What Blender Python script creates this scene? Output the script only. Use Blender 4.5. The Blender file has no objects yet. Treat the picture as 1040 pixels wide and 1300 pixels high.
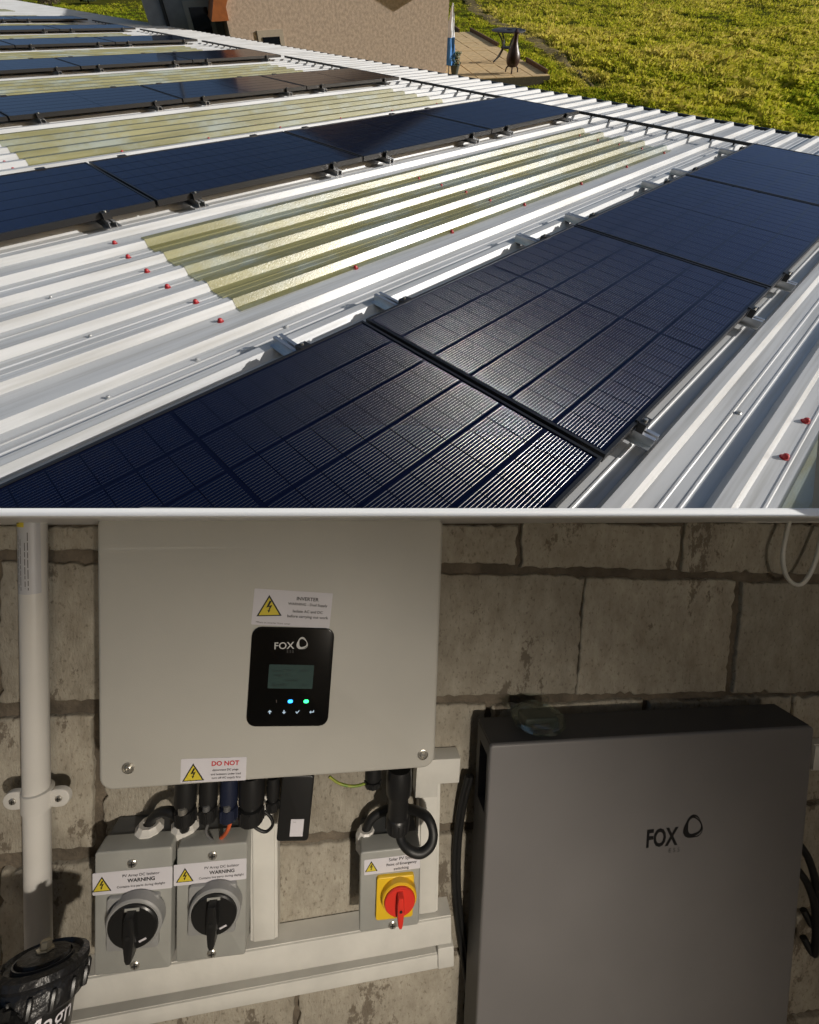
import bpy, bmesh, math, random
import numpy as np
from mathutils import Vector, Matrix

random.seed(7)
RNG = np.random.default_rng(7)
S = bpy.context.scene
COL = S.collection

# ------------------------------------------------------------------ camera, sky, sun, exposure
F, PX, PY = 567.93, 520.0, 600.0                 # focal length and principal point for the 1040 x 1300 photograph
EYE = Vector((0.0, 0.0, 1.5))
RW = Matrix(((0.9894, -0.0384, -0.1402), (0.0301, 0.9977, -0.0604), (0.1422, 0.0556, 0.9883)))   # camera axes -> wall axes
def to_world(c):
    c = Vector(c)
    return Vector((c.dot(RW.col[0]), c.dot(RW.col[2]), -c.dot(RW.col[1])))
cam_d = bpy.data.cameras.new('camera'); cam = bpy.data.objects.new('camera', cam_d); COL.objects.link(cam)
cam_d.sensor_fit = 'HORIZONTAL'; cam_d.sensor_width = 36.0
cam_d.lens = F / 1040 * 36; cam_d.shift_y = -50 / 1040
cam_d.clip_start = 0.02; cam_d.clip_end = 2000
rx, ry, rz = to_world((1, 0, 0)), to_world((0, -1, 0)), to_world((0, 0, -1))
cm = Matrix((rx, ry, rz)).transposed().to_4x4(); cm.translation = EYE
cam.matrix_world = cm
S.camera = cam

# the roof frame: A along the corrugations, B across them, N outward
RA, RB, RC = to_world((0.7025, -0.5105, 0.4958)), to_world((0.7109, 0.5349, -0.4566)), to_world((-0.0321, 0.6732, 0.7387))
RN = -RC
RO = EYE + to_world((-0.1883, -0.6628, 1.927))
ROOF = Matrix((RA, -RB, RN)).transposed().to_4x4(); ROOF.translation = RO

el, az = math.radians(22), math.radians(43)
SUN = (RA * math.cos(az) * math.cos(el) + RB * math.sin(az) * math.cos(el) + RN * math.sin(el)).normalized()
sun_d = bpy.data.lights.new('sun', 'SUN'); sun = bpy.data.objects.new('sun', sun_d); COL.objects.link(sun)
sun_d.energy = 4.9; sun_d.angle = math.radians(0.5); sun_d.color = (1.0, 0.965, 0.91)
sun.rotation_euler = SUN.to_track_quat('Z', 'Y').to_euler(); sun.location = (6, -3, 8)

wd = bpy.data.worlds.new('World'); S.world = wd; wd.use_nodes = True
nt = wd.node_tree; nt.nodes.clear()
sky = nt.nodes.new('ShaderNodeTexSky'); sky.sky_type = 'NISHITA'; sky.sun_disc = False
sky.sun_elevation = math.asin(SUN.z); sky.sun_rotation = math.atan2(SUN.x, SUN.y)
bg = nt.nodes.new('ShaderNodeBackground'); bg.inputs[1].default_value = 0.10
wo = nt.nodes.new('ShaderNodeOutputWorld')
nt.links.new(sky.outputs[0], bg.inputs[0]); nt.links.new(bg.outputs[0], wo.inputs[0])
S.view_settings.view_transform = 'Standard'; S.view_settings.look = 'None'
S.view_settings.exposure = 0.0; S.view_settings.gamma = 1.0; S.view_settings.use_curve_mapping = False
S.cycles.use_denoising = True
S.cycles.max_bounces = 6; S.cycles.diffuse_bounces = 3; S.cycles.glossy_bounces = 3; S.cycles.sample_clamp_indirect = 4

# ------------------------------------------------------------------ pixel helpers
def ray(u, v): return to_world(((u - PX) / F, (v - PY) / F, 1.0))
def on_y(u, v, Y):
    d = ray(u, v); return EYE + d * (Y / d.y)
def at_z(u, v, z): return EYE + ray(u, v) * z
def on_plane(u, v, p0, n):
    d = ray(u, v); return EYE + d * ((p0 - EYE).dot(n) / d.dot(n))

# ------------------------------------------------------------------ materials
MATS = {}
def mat(name, col, rough=0.5, metal=0.0, noise=0.0, nscale=20.0, bump=0.0, bscale=60.0, coat=0.0, col2=None, stretch=None,
        emit=None, estr=1.0, spec=0.5, coat_rough=0.05, world=False, detail=4.0, lo=0.35, hi=0.65):
    if name in MATS: return MATS[name]
    m = bpy.data.materials.new(name); m.use_nodes = True; t = m.node_tree; b = t.nodes['Principled BSDF']
    b.inputs['Base Color'].default_value = (*col, 1); b.inputs['Roughness'].default_value = rough; b.inputs['Metallic'].default_value = metal
    b.inputs['Coat Weight'].default_value = coat; b.inputs['Coat Roughness'].default_value = coat_rough
    b.inputs['Specular IOR Level'].default_value = spec
    if emit:
        b.inputs['Emission Color'].default_value = (*emit, 1); b.inputs['Emission Strength'].default_value = estr
    vec = None
    if noise or bump or col2:
        tc = t.nodes.new('ShaderNodeTexCoord'); vec = tc.outputs['Object']
        if world:
            g = t.nodes.new('ShaderNodeNewGeometry'); vec = g.outputs['Position']
        if stretch:
            mp = t.nodes.new('ShaderNodeMapping'); mp.inputs['Scale'].default_value = stretch
            t.links.new(vec, mp.inputs[0]); vec = mp.outputs[0]
    if noise or col2:
        n = t.nodes.new('ShaderNodeTexNoise'); n.inputs['Scale'].default_value = nscale; n.inputs['Detail'].default_value = detail
        t.links.new(vec, n.inputs['Vector'])
        mr = t.nodes.new('ShaderNodeMapRange'); mr.inputs[1].default_value = lo; mr.inputs[2].default_value = hi
        t.links.new(n.outputs[0], mr.inputs[0])
        mx = t.nodes.new('ShaderNodeMix'); mx.data_type = 'RGBA'
        c2 = col2 if col2 else tuple(c * (1 - noise) for c in col)
        mx.inputs[6].default_value = (*col, 1); mx.inputs[7].default_value = (*c2, 1)
        t.links.new(mr.outputs[0], mx.inputs[0]); t.links.new(mx.outputs[2], b.inputs['Base Color'])
    if bump:
        n2 = t.nodes.new('ShaderNodeTexNoise'); n2.inputs['Scale'].default_value = bscale; n2.inputs['Detail'].default_value = 5
        t.links.new(vec, n2.inputs['Vector'])
        bp = t.nodes.new('ShaderNodeBump'); bp.inputs['Strength'].default_value = bump; bp.inputs['Distance'].default_value = 0.01
        t.links.new(n2.outputs[0], bp.inputs['Height']); t.links.new(bp.outputs[0], b.inputs['Normal'])
    MATS[name] = m
    return m

def roof_white():
    m = mat('white_painted_steel', (0.50, 0.505, 0.51), 0.34, noise=0.10, nscale=3.0, bump=0.12, bscale=260, stretch=(0.6, 3, 3), coat=0.0, spec=0.5)
    t = m.node_tree; b = t.nodes['Principled BSDF']
    # grey-brown water streaks along the sheet and blotchy dust, kept faint
    tc = t.nodes.new('ShaderNodeTexCoord'); mp = t.nodes.new('ShaderNodeMapping'); mp.inputs['Scale'].default_value = (0.5, 16, 4)
    n = t.nodes.new('ShaderNodeTexNoise'); n.inputs['Scale'].default_value = 3.0; n.inputs['Detail'].default_value = 6
    t.links.new(tc.outputs['Object'], mp.inputs[0]); t.links.new(mp.outputs[0], n.inputs['Vector'])
    mr = t.nodes.new('ShaderNodeMapRange'); mr.inputs[1].default_value = 0.45; mr.inputs[2].default_value = 0.72; mr.inputs[4].default_value = 0.75
    t.links.new(n.outputs[0], mr.inputs[0])
    mx = t.nodes.new('ShaderNodeMix'); mx.data_type = 'RGBA'; mx.inputs[7].default_value = (0.31, 0.305, 0.29, 1)
    src = b.inputs['Base Color'].links[0].from_socket
    t.links.new(src, mx.inputs[6]); t.links.new(mr.outputs[0], mx.inputs[0]); t.links.new(mx.outputs[2], b.inputs['Base Color'])
    return m

def cell_mat():
    m = bpy.data.materials.new('solar_cell_glass'); m.use_nodes = True; t = m.node_tree; b = t.nodes['Principled BSDF']
    tc = t.nodes.new('ShaderNodeTexCoord'); sx = t.nodes.new('ShaderNodeSeparateXYZ'); t.links.new(tc.outputs['Object'], sx.inputs[0])
    def mth(op, a, v=None):
        n = t.nodes.new('ShaderNodeMath'); n.operation = op; t.links.new(a, n.inputs[0])
        if v is not None: n.inputs[1].default_value = v
        return n.outputs[0]
    fr = mth('FRACT', mth('ADD', mth('DIVIDE', sx.outputs[1], 0.01138), 20.5))
    dd = mth('SUBTRACT', fr, 0.5)
    wire = mth('LESS_THAN', mth('ABSOLUTE', dd), 0.11)
    mx = t.nodes.new('ShaderNodeMix'); mx.data_type = 'RGBA'
    mx.inputs[6].default_value = (0.003, 0.005, 0.016, 1); mx.inputs[7].default_value = (0.165, 0.165, 0.165, 1)
    t.links.new(wire, mx.inputs[0]); t.links.new(mx.outputs[2], b.inputs['Base Color']); t.links.new(wire, b.inputs['Metallic'])
    ro = t.nodes.new('ShaderNodeMapRange'); ro.inputs[3].default_value = 0.06; ro.inputs[4].default_value = 0.27
    t.links.new(wire, ro.inputs[0]); t.links.new(ro.outputs[0], b.inputs['Roughness'])
    # the wires are round: their normal swings across the wire
    vt = t.nodes.new('ShaderNodeVectorTransform'); vt.vector_type = 'VECTOR'; vt.convert_from = 'OBJECT'; vt.convert_to = 'WORLD'; vt.inputs[0].default_value = (0, 1, 0)
    sl_ = mth('MULTIPLY', mth('MULTIPLY', dd, 12.0), 1.0)
    tl = t.nodes.new('ShaderNodeMath'); tl.operation = 'MULTIPLY'; t.links.new(sl_, tl.inputs[0]); t.links.new(wire, tl.inputs[1])
    sc = t.nodes.new('ShaderNodeVectorMath'); sc.operation = 'SCALE'; t.links.new(vt.outputs[0], sc.inputs[0]); t.links.new(tl.outputs[0], sc.inputs['Scale'])
    ge = t.nodes.new('ShaderNodeNewGeometry'); ad = t.nodes.new('ShaderNodeVectorMath'); ad.operation = 'ADD'
    t.links.new(ge.outputs['Normal'], ad.inputs[0]); t.links.new(sc.outputs[0], ad.inputs[1])
    no = t.nodes.new('ShaderNodeVectorMath'); no.operation = 'NORMALIZE'; t.links.new(ad.outputs[0], no.inputs[0]); t.links.new(no.outputs[0], b.inputs['Normal'])
    b.inputs['Specular IOR Level'].default_value = 0.30
    b.inputs['Specular Tint'].default_value = (0.06, 0.30, 1.0, 1)
    return m

def skylight_mat():
    m = bpy.data.materials.new('translucent_grp'); m.use_nodes = True; t = m.node_tree; b = t.nodes['Principled BSDF']
    out = t.nodes['Material Output']
    tc = t.nodes.new('ShaderNodeTexCoord'); mp = t.nodes.new('ShaderNodeMapping'); mp.inputs['Scale'].default_value = (0.35, 5, 5)
    t.links.new(tc.outputs['Object'], mp.inputs[0])
    n = t.nodes.new('ShaderNodeTexNoise'); n.inputs['Scale'].default_value = 3.5; n.inputs['Detail'].default_value = 6
    t.links.new(mp.outputs[0], n.inputs['Vector'])
    cr = t.nodes.new('ShaderNodeValToRGB')
    cr.color_ramp.elements[0].position = 0.34; cr.color_ramp.elements[0].color = (0.205, 0.19, 0.075, 1)
    cr.color_ramp.elements[1].position = 0.68; cr.color_ramp.elements[1].color = (0.36, 0.335, 0.16, 1)
    t.links.new(n.outputs[0], cr.inputs[0])
    n3 = t.nodes.new('ShaderNodeTexNoise'); n3.inputs['Scale'].default_value = 2.2; n3.inputs['Detail'].default_value = 7; n3.inputs['Roughness'].default_value = 0.65
    mp3 = t.nodes.new('ShaderNodeMapping'); mp3.inputs['Scale'].default_value = (0.7, 1.6, 1); t.links.new(tc.outputs['Object'], mp3.inputs[0]); t.links.new(mp3.outputs[0], n3.inputs['Vector'])
    mr3 = t.nodes.new('ShaderNodeMapRange'); mr3.inputs[1].default_value = 0.47; mr3.inputs[2].default_value = 0.62; mr3.inputs[4].default_value = 0.75; t.links.new(n3.outputs[0], mr3.inputs[0])
    mxb = t.nodes.new('ShaderNodeMix'); mxb.data_type = 'RGBA'; mxb.inputs[7].default_value = (0.36, 0.42, 0.42, 1)
    t.links.new(cr.outputs[0], mxb.inputs[6]); t.links.new(mr3.outputs[0], mxb.inputs[0]); t.links.new(mxb.outputs[2], b.inputs['Base Color'])
    b.inputs['Roughness'].default_value = 0.30; b.inputs['Specular IOR Level'].default_value = 0.8; b.inputs['Coat Weight'].default_value = 1.0; b.inputs['Coat Roughness'].default_value = 0.20
    n2 = t.nodes.new('ShaderNodeTexNoise'); n2.inputs['Scale'].default_value = 170; t.links.new(tc.outputs['Object'], n2.inputs['Vector'])
    bp = t.nodes.new('ShaderNodeBump'); bp.inputs['Strength'].default_value = 0.35; bp.inputs['Distance'].default_value = 0.004
    t.links.new(n2.outputs[0], bp.inputs['Height']); t.links.new(bp.outputs[0], b.inputs['Normal'])
    tr = t.nodes.new('ShaderNodeBsdfTranslucent'); tr.inputs[0].default_value = (0.5, 0.47, 0.22, 1)
    tp = t.nodes.new('ShaderNodeBsdfTransparent'); tp.inputs[0].default_value = (0.85, 0.85, 0.6, 1)
    m1 = t.nodes.new('ShaderNodeMixShader'); m1.inputs[0].default_value = 0.15
    m2 = t.nodes.new('ShaderNodeMixShader'); m2.inputs[0].default_value = 0.24
    t.links.new(b.outputs[0], m1.inputs[1]); t.links.new(tr.outputs[0], m1.inputs[2])
    t.links.new(m1.outputs[0], m2.inputs[1]); t.links.new(tp.outputs[0], m2.inputs[2]); t.links.new(m2.outputs[0], out.inputs[0])
    return m

def block_mat():
    m = bpy.data.materials.new('concrete_block'); m.use_nodes = True; t = m.node_tree; b = t.nodes['Principled BSDF']
    g = t.nodes.new('ShaderNodeNewGeometry'); oi = t.nodes.new('ShaderNodeObjectInfo')
    def noise(scale, stretch, detail=6, rough=0.6):
        mp = t.nodes.new('ShaderNodeMapping'); mp.inputs['Scale'].default_value = stretch; t.links.new(g.outputs['Position'], mp.inputs[0])
        n = t.nodes.new('ShaderNodeTexNoise'); n.inputs['Scale'].default_value = scale; n.inputs['Detail'].default_value = detail; n.inputs['Roughness'].default_value = rough
        t.links.new(mp.outputs[0], n.inputs['Vector']); return n.outputs[0]
    base = t.nodes.new('ShaderNodeValToRGB'); e = base.color_ramp.elements
    e[0].position = 0.3; e[0].color = (0.27, 0.24, 0.19, 1); e[1].position = 0.7; e[1].color = (0.43, 0.395, 0.325, 1)
    t.links.new(noise(26, (1.5, 1, 0.8), 8, 0.7), base.inputs[0])
    def over(src, fac, col):
        mx = t.nodes.new('ShaderNodeMix'); mx.data_type = 'RGBA'; mx.inputs[7].default_value = (*col, 1)
        t.links.new(src, mx.inputs[6]); t.links.new(fac, mx.inputs[0]); return mx.outputs[2]
    def rng(src, a, bb, c=0.0, d=1.0):
        mr = t.nodes.new('ShaderNodeMapRange'); mr.inputs[1].default_value = a; mr.inputs[2].default_value = bb; mr.inputs[3].default_value = c; mr.inputs[4].default_value = d
        t.links.new(src, mr.inputs[0]); return mr.outputs[0]
    c = over(base.outputs[0], rng(noise(150, (1.3, 1, 0.8), 3), 0.56, 0.70, 0, 0.6), (0.13, 0.105, 0.075))   # pores
    c = over(c, rng(noise(7.5, (1.4, 1, 0.8), 9, 0.74), 0.575, 0.60, 0, 0.8), (0.13, 0.105, 0.078))            # damp and old mortar smears
    c = over(c, rng(noise(22, (1, 1, 1), 5), 0.70, 0.78, 0, 0.5), (0.50, 0.46, 0.38))
    hs = t.nodes.new('ShaderNodeHueSaturation'); t.links.new(c, hs.inputs['Color']); t.links.new(rng(oi.outputs['Random'], 0, 1, 0.82, 1.12), hs.inputs['Value'])
    t.links.new(hs.outputs[0], b.inputs['Base Color']); b.inputs['Roughness'].default_value = 0.93; b.inputs['Specular IOR Level'].default_value = 0.2
    add = t.nodes.new('ShaderNodeMath'); add.operation = 'ADD'; t.links.new(noise(170, (1.8, 1, 0.6), 6), add.inputs[0]); t.links.new(noise(45, (1.6, 1, 0.7), 6), add.inputs[1])
    bp = t.nodes.new('ShaderNodeBump'); bp.inputs['Strength'].default_value = 0.40; bp.inputs['Distance'].default_value = 0.006
    t.links.new(add.outputs[0], bp.inputs['Height']); t.links.new(bp.outputs[0], b.inputs['Normal'])
    return m

WHITE_STEEL = roof_white(); CELL = cell_mat(); GRP = skylight_mat(); BLOCK = block_mat()
MORTAR = mat('mortar', (0.165, 0.135, 0.10), 0.95, noise=0.45, nscale=25, bump=0.6, bscale=90, world=True)
BACKSHEET = mat('black_backsheet', (0.003, 0.004, 0.012), 0.07, spec=0.30)
BACKSHEET.node_tree.nodes['Principled BSDF'].inputs['Specular Tint'].default_value = (0.06, 0.30, 1.0, 1)
FRAME = mat('black_anodised', (0.012, 0.012, 0.013), 0.38, metal=0.0, spec=0.6)
ALU = mat('mill_aluminium', (0.62, 0.63, 0.65), 0.32, metal=0.9, noise=0.1)
BLACKP = mat('black_plastic', (0.013, 0.013, 0.013), 0.38)
BLACKR = mat('black_rubber', (0.010, 0.010, 0.010), 0.5)
REDCAP = mat('red_screw_cap', (0.42, 0.02, 0.025), 0.45, noise=.4, nscale=40)
GREYCAP = mat('grey_screw', (0.45, 0.45, 0.44), 0.4, metal=0.5)
GUTTER = mat('dark_blue_gutter', (0.012, 0.022, 0.04), 0.35)
WHITEP = mat('white_pvc', (0.66, 0.645, 0.595), 0.42, noise=0.13, nscale=14, detail=9, bump=0.03, bscale=120)
PIPEW = mat('white_pipe_plastic', (0.66, 0.64, 0.60), 0.4, noise=0.08, nscale=10)
INVW = mat('warm_white_powder_coat', (0.47, 0.455, 0.41), 0.5, noise=0.07, nscale=5, detail=8, bump=0.06, bscale=700)
INVS = mat('grey_side_casting', (0.16, 0.17, 0.17), 0.5)
GREYBOX = mat('grey_polycarbonate', (0.33, 0.33, 0.305), 0.42, noise=0.12, nscale=18, detail=9, bump=0.03, bscale=300)
GREYDARK = mat('dark_grey_box', (0.075, 0.08, 0.085), 0.45)
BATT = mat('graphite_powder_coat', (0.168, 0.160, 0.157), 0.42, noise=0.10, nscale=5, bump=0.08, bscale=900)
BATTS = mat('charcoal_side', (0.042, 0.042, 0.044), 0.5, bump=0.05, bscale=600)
STICKER = mat('sticker_paper', (0.62, 0.60, 0.63), 0.45, noise=0.04, nscale=25)
INK = mat('black_ink', (0.012, 0.012, 0.012), 0.5)
GREYINK = mat('grey_ink', (0.10, 0.095, 0.09), 0.5)
REDINK = mat('red_ink', (0.50, 0.02, 0.03), 0.5)
YELLOW = mat('warning_yellow', (0.62, 0.50, 0.045), 0.45)
SCREW = mat('zinc_screw', (0.55, 0.53, 0.48), 0.35, metal=0.85)
DISPLAY = mat('display_black', (0.003, 0.003, 0.003), 0.18)
LCD = mat('lcd_glass', (0.035, 0.06, 0.055), 0.25, emit=(0.08, 0.14, 0.13), estr=0.03)
LCDINK = mat('lcd_segments', (0.012, 0.02, 0.02), 0.4)
SILVERINK = mat('silver_print', (0.55, 0.55, 0.53), 0.4)
LEDB = mat('led_cyan', (0.1, 0.4, 0.6), 0.3, emit=(0.02, 0.30, 1.0), estr=3.0)
LEDG = mat('led_green', (0.1, 0.6, 0.3), 0.3, emit=(0.03, 1.0, 0.25), estr=3.0)
ICON = mat('lit_icon', (0.4, 0.5, 0.6), 0.3, emit=(0.45, 0.62, 0.75), estr=0.45)
REDP = mat('red_switch_plastic', (0.62, 0.035, 0.022), 0.35)
YELP = mat('yellow_switch_plate', (0.72, 0.46, 0.02), 0.4)
KNOB = mat('black_knob_plastic', (0.012, 0.012, 0.012), 0.3)

# ------------------------------------------------------------------ mesh builder
def rrect(w, h, r, n=6, cx=0, cz=0):
    pts = []
    for sx, sz, a0 in ((1, 1, 0), (-1, 1, 90), (-1, -1, 180), (1, -1, 270)):
        for i in range(n + 1):
            a = math.radians(a0 + 90 * i / n)
            pts.append((cx + sx * (w / 2 - r) + r * math.cos(a), cz + sz * (h / 2 - r) + r * math.sin(a)))
    return pts
def circle(r, n=32, cx=0, cz=0): return [(cx + r * math.cos(2 * math.pi * i / n), cz + r * math.sin(2 * math.pi * i / n)) for i in range(n)]

class MB:
    def __init__(s): s.v = []; s.f = []
    def poly(s, vs, fs):
        o = len(s.v); s.v += [tuple(v) for v in vs]; s.f += [tuple(i + o for i in f) for f in fs]; return s
    def box(s, x0, x1, y0, y1, z0, z1):
        return s.poly([(x0, y0, z0), (x1, y0, z0), (x1, y1, z0), (x0, y1, z0), (x0, y0, z1), (x1, y0, z1), (x1, y1, z1), (x0, y1, z1)],
                      [(0, 3, 2, 1), (4, 5, 6, 7), (0, 1, 5, 4), (1, 2, 6, 5), (2, 3, 7, 6), (3, 0, 4, 7)])
    def slab(s, out, y0, y1, bev=0.0, steps=3):
        """outline in x,z (counter-clockwise seen from the front), front face at y0, back at y1 > y0"""
        n = len(out); out = [Vector((x, z)) for x, z in out]
        def inset(d):
            r = []
            for i in range(n):
                a, b, c = out[i - 1], out[i], out[(i + 1) % n]
                e1 = (b - a); e2 = (c - b)
                n1 = Vector((-e1.y, e1.x)); n2 = Vector((-e2.y, e2.x))
                if n1.length > 1e-9: n1.normalize()
                if n2.length > 1e-9: n2.normalize()
                m = n1 + n2
                if m.length < 1e-6: m = n1
                m = m / max(m.dot(m) / 2, 0.5)
                r.append(b + m * d)
            return r
        rings = [(out, y1)]
        if bev > 0:
            for k in range(steps + 1):
                a = math.pi / 2 * k / steps
                rings.append((inset(bev * (1 - math.cos(a))), y0 + bev * (1 - math.sin(a))))
        else: rings.append((out, y0))
        o = len(s.v)
        for r, y in rings: s.v += [(p.x, y, p.y) for p in r]
        for k in range(len(rings) - 1):
            for i in range(n):
                j = (i + 1) % n
                s.f.append((o + k * n + i, o + k * n + j, o + (k + 1) * n + j, o + (k + 1) * n + i))
        s.f.append(tuple(o + (len(rings) - 1) * n + i for i in range(n)))
        s.f.append(tuple(o + n - 1 - i for i in range(n)))
        return s
    def lathe(s, prof, c=(0, 0, 0), axis='z', n=28, cap=True):
        o = len(s.v); m = len(prof)
        for r, h in prof:
            for i in range(n):
                a = 2 * math.pi * i / n; x, y = r * math.cos(a), r * math.sin(a)
                p = {'z': (x, y, h), 'y': (x, -h, y), 'x': (h, x, y)}[axis]
                s.v.append((p[0] + c[0], p[1] + c[1], p[2] + c[2]))
        for k in range(m - 1):
            for i in range(n):
                j = (i + 1) % n
                s.f.append((o + k * n + i, o + k * n + j, o + (k + 1) * n + j, o + (k + 1) * n + i))
        if cap:
            s.f.append(tuple(o + (m - 1) * n + i for i in range(n))); s.f.append(tuple(o + n - 1 - i for i in range(n)))
        return s
    def tube(s, path, r, n=10, sub=6):
        P = [Vector(p) for p in path]
        if sub > 1 and len(P) > 2:
            Q = []
            for i in range(len(P) - 1):
                p0 = P[i - 1] if i else P[0] * 2 - P[1]; p1, p2 = P[i], P[i + 1]; p3 = P[i + 2] if i + 2 < len(P) else P[-1] * 2 - P[-2]
                for k in range(sub):
                    t = k / sub
                    Q.append(0.5 * ((2 * p1) + (p2 - p0) * t + (2 * p0 - 5 * p1 + 4 * p2 - p3) * t * t + (3 * p1 - p0 - 3 * p2 + p3) * t ** 3))
            P = Q + [P[-1]]
        o = len(s.v); up = None
        for i, p in enumerate(P):
            tg = (P[min(i + 1, len(P) - 1)] - P[max(i - 1, 0)]).normalized()
            if up is None: up = tg.orthogonal().normalized()
            up = (up - tg * up.dot(tg)).normalized(); sd = tg.cross(up)
            rr = r[i * (len(r) - 1) // max(len(P) - 1, 1)] if isinstance(r, (list, tuple)) else r
            for k in range(n):
                a = 2 * math.pi * k / n; q = p + up * (rr * math.cos(a)) + sd * (rr * math.sin(a)); s.v.append(tuple(q))
        for i in range(len(P) - 1):
            for k in range(n):
                j = (k + 1) % n
                s.f.append((o + i * n + k, o + i * n + j, o + (i + 1) * n + j, o + (i + 1) * n + k))
        s.f.append(tuple(o + n - 1 - k for k in range(n))); s.f.append(tuple(o + (len(P) - 1) * n + k for k in range(n)))
        return s
    def mesh(s, name, m, smooth=True, sharp=35):
        me = bpy.data.meshes.new(name); me.from_pydata(s.v, [], s.f); me.materials.append(m)
        bm = bmesh.new(); bm.from_mesh(me); bmesh.ops.recalc_face_normals(bm, faces=bm.faces); bm.to_mesh(me); bm.free()
        if smooth:
            me.polygons.foreach_set('use_smooth', [True] * len(me.polygons)); me.set_sharp_from_angle(angle=math.radians(sharp))
        me.update(); return me
    def build(s, name, m, parent=None, loc=None, smooth=True, rot=None, sharp=35):
        o = bpy.data.objects.new(name, s.mesh(name, m, smooth, sharp)); COL.objects.link(o)
        if parent: o.parent = parent
        if loc is not None: o.location = loc
        if rot is not None: o.rotation_euler = rot
        return o

def tag(o, label, cat, group=None, kind=None):
    o['label'] = label; o['category'] = cat
    if group: o['group'] = group
    if kind: o['kind'] = kind
    return o
def struct(o): o['kind'] = 'structure'; return o
def thing(name, label, cat, loc=(0, 0, 0), rot=(0, 0, 0), group=None, matrix=None):
    o = bpy.data.objects.new(name, None); o.empty_display_size = 0.05; COL.objects.link(o)
    if matrix is not None: o.matrix_world = matrix
    else: o.location = loc; o.rotation_euler = rot
    return tag(o, label, cat, group)
def inst(name, me, parent, loc=(0, 0, 0), rot=None):
    o = bpy.data.objects.new(name, me); COL.objects.link(o); o.parent = parent; o.location = loc
    if rot is not None: o.rotation_euler = rot
    return o

_txt = {}
def text_part(string, width, m, parent, x, z, y=-0.0004, align='c', name='lettering', bold=0.0, height=None, roll=0.0, thick=0.0):
    """flat lettering facing -y, fitted to a width; x,z is its centre (or left end)"""
    key = (string, bold)
    if key not in _txt:
        cu = bpy.data.curves.new('t', 'FONT'); cu.body = string; cu.size = 1; cu.offset = bold; cu.resolution_u = 3
        ob = bpy.data.objects.new('t', cu); COL.objects.link(ob); bpy.context.view_layer.update()
        me = bpy.data.meshes.new_from_object(ob.evaluated_get(bpy.context.evaluated_depsgraph_get()))
        co = np.empty(len(me.vertices) * 3); me.vertices.foreach_get('co', co); co = co.reshape(-1, 3)
        _txt[key] = (co, [tuple(p.vertices) for p in me.polygons]); bpy.data.objects.remove(ob); bpy.data.curves.remove(cu); bpy.data.meshes.remove(me)
    co, fs = _txt[key]
    x0, x1 = co[:, 0].min(), co[:, 0].max(); z0, z1 = co[:, 1].min(), co[:, 1].max()
    s = width / (x1 - x0); sz = (height / (z1 - z0)) if height else s
    cx = (x0 + x1) / 2 if align == 'c' else x0
    c, sn = math.cos(roll), math.sin(roll)
    vs = []
    for p in co:
        a, b_ = (p[0] - cx) * s, (p[1] - (z0 + z1) / 2) * sz
        vs.append((x + a * c - b_ * sn, y, z + a * sn + b_ * c))
    return MB().poly(vs, fs).build(name, m, parent, smooth=False)

def warning_triangle(parent, cx, cz, w, y=-0.0005):
    h = w * 0.88
    MB().slab([(cx - w / 2, cz - h / 2), (cx + w / 2, cz - h / 2), (cx, cz + h / 2)], y, y + 0.0003).build('warning_triangle', INK, parent, smooth=False)
    k = 0.82; off = h * 0.035
    t = MB().slab([(cx - w / 2 * k, cz - h / 2 * k - off), (cx + w / 2 * k, cz - h / 2 * k - off), (cx, cz + h / 2 * k - off)], y - 0.0003, y)
    t.build('triangle_field', YELLOW, parent, smooth=False)
    B = [(0.02, .27), (0.10, .24), (0.00, .02), (0.13, .06), (0.015, -.20), (0.06, -.18), (-0.02, -.31), (-0.07, -.17), (-0.03, -.19), (0.02, -.02), (-0.12, -.06)]
    MB().slab([(cx + x * w * 0.95, cz + (z - 0.03) * h) for x, z in reversed(B)], y - 0.0006, y - 0.0003).build('lightning_bolt', INK, parent, smooth=False)

# ================================================================== THE GROUND BEHIND: lawn plane 1/z = g0 + g1 * v
G0, G1 = 0.0342, 0.000349
def lawn(u, v): return at_z(u, v, 1.0 / (G0 + G1 * v + 0.0000025 * (u - 1040)))
LN = (lawn(1040, 10) - lawn(600, 90)).cross(lawn(300, 60) - lawn(600, 90)).normalized()
if LN.z < 0: LN = -LN
L0 = lawn(640, 85)
LX = (lawn(900, 85) - L0); LX = (LX - LN * LX.dot(LN)).normalized()
LY = LN.cross(LX)
LAWN = Matrix((LX, LY, LN)).transposed().to_4x4(); LAWN.translation = L0
LINV = LAWN.inverted()
def lawn_local(u, v):
    return LINV @ on_plane(u, v, L0, LN)

GRASSM = mat('lawn_soil', (0.045, 0.055, 0.010), 0.95, noise=0.5, nscale=1.5, bump=0.8, bscale=6, col2=(0.09, 0.08, 0.015), spec=0.0)
N = 90
xs = np.concatenate([np.linspace(-300, -16, 12), np.linspace(-14, 16, N), np.linspace(18, 300, 12)])
ys = np.concatenate([np.linspace(-9, 22, N), np.linspace(24, 400, 20)])
def lumps(x, y):
    return (0.05 * np.sin(x * 1.3 + 0.7 * np.sin(y * 0.9)) * np.cos(y * 1.1 + 0.4) + 0.03 * np.sin(x * 3.1 + y * 2.3) + 0.02 * np.cos(y * 4.7 - x * 2.1)
            + 0.12 * np.sin(x * 0.35 + 1.0) * np.sin(y * 0.3))
vs = []; fs = []
for y in ys:
    for x in xs: vs.append((x, y, float(lumps(x, y)) - 0.12 if abs(x) < 20 else -0.12))
nx = len(xs)
for j in range(len(ys) - 1):
    for i in range(nx - 1): fs.append((j * nx + i, j * nx + i + 1, (j + 1) * nx + i + 1, (j + 1) * nx + i))
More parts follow.
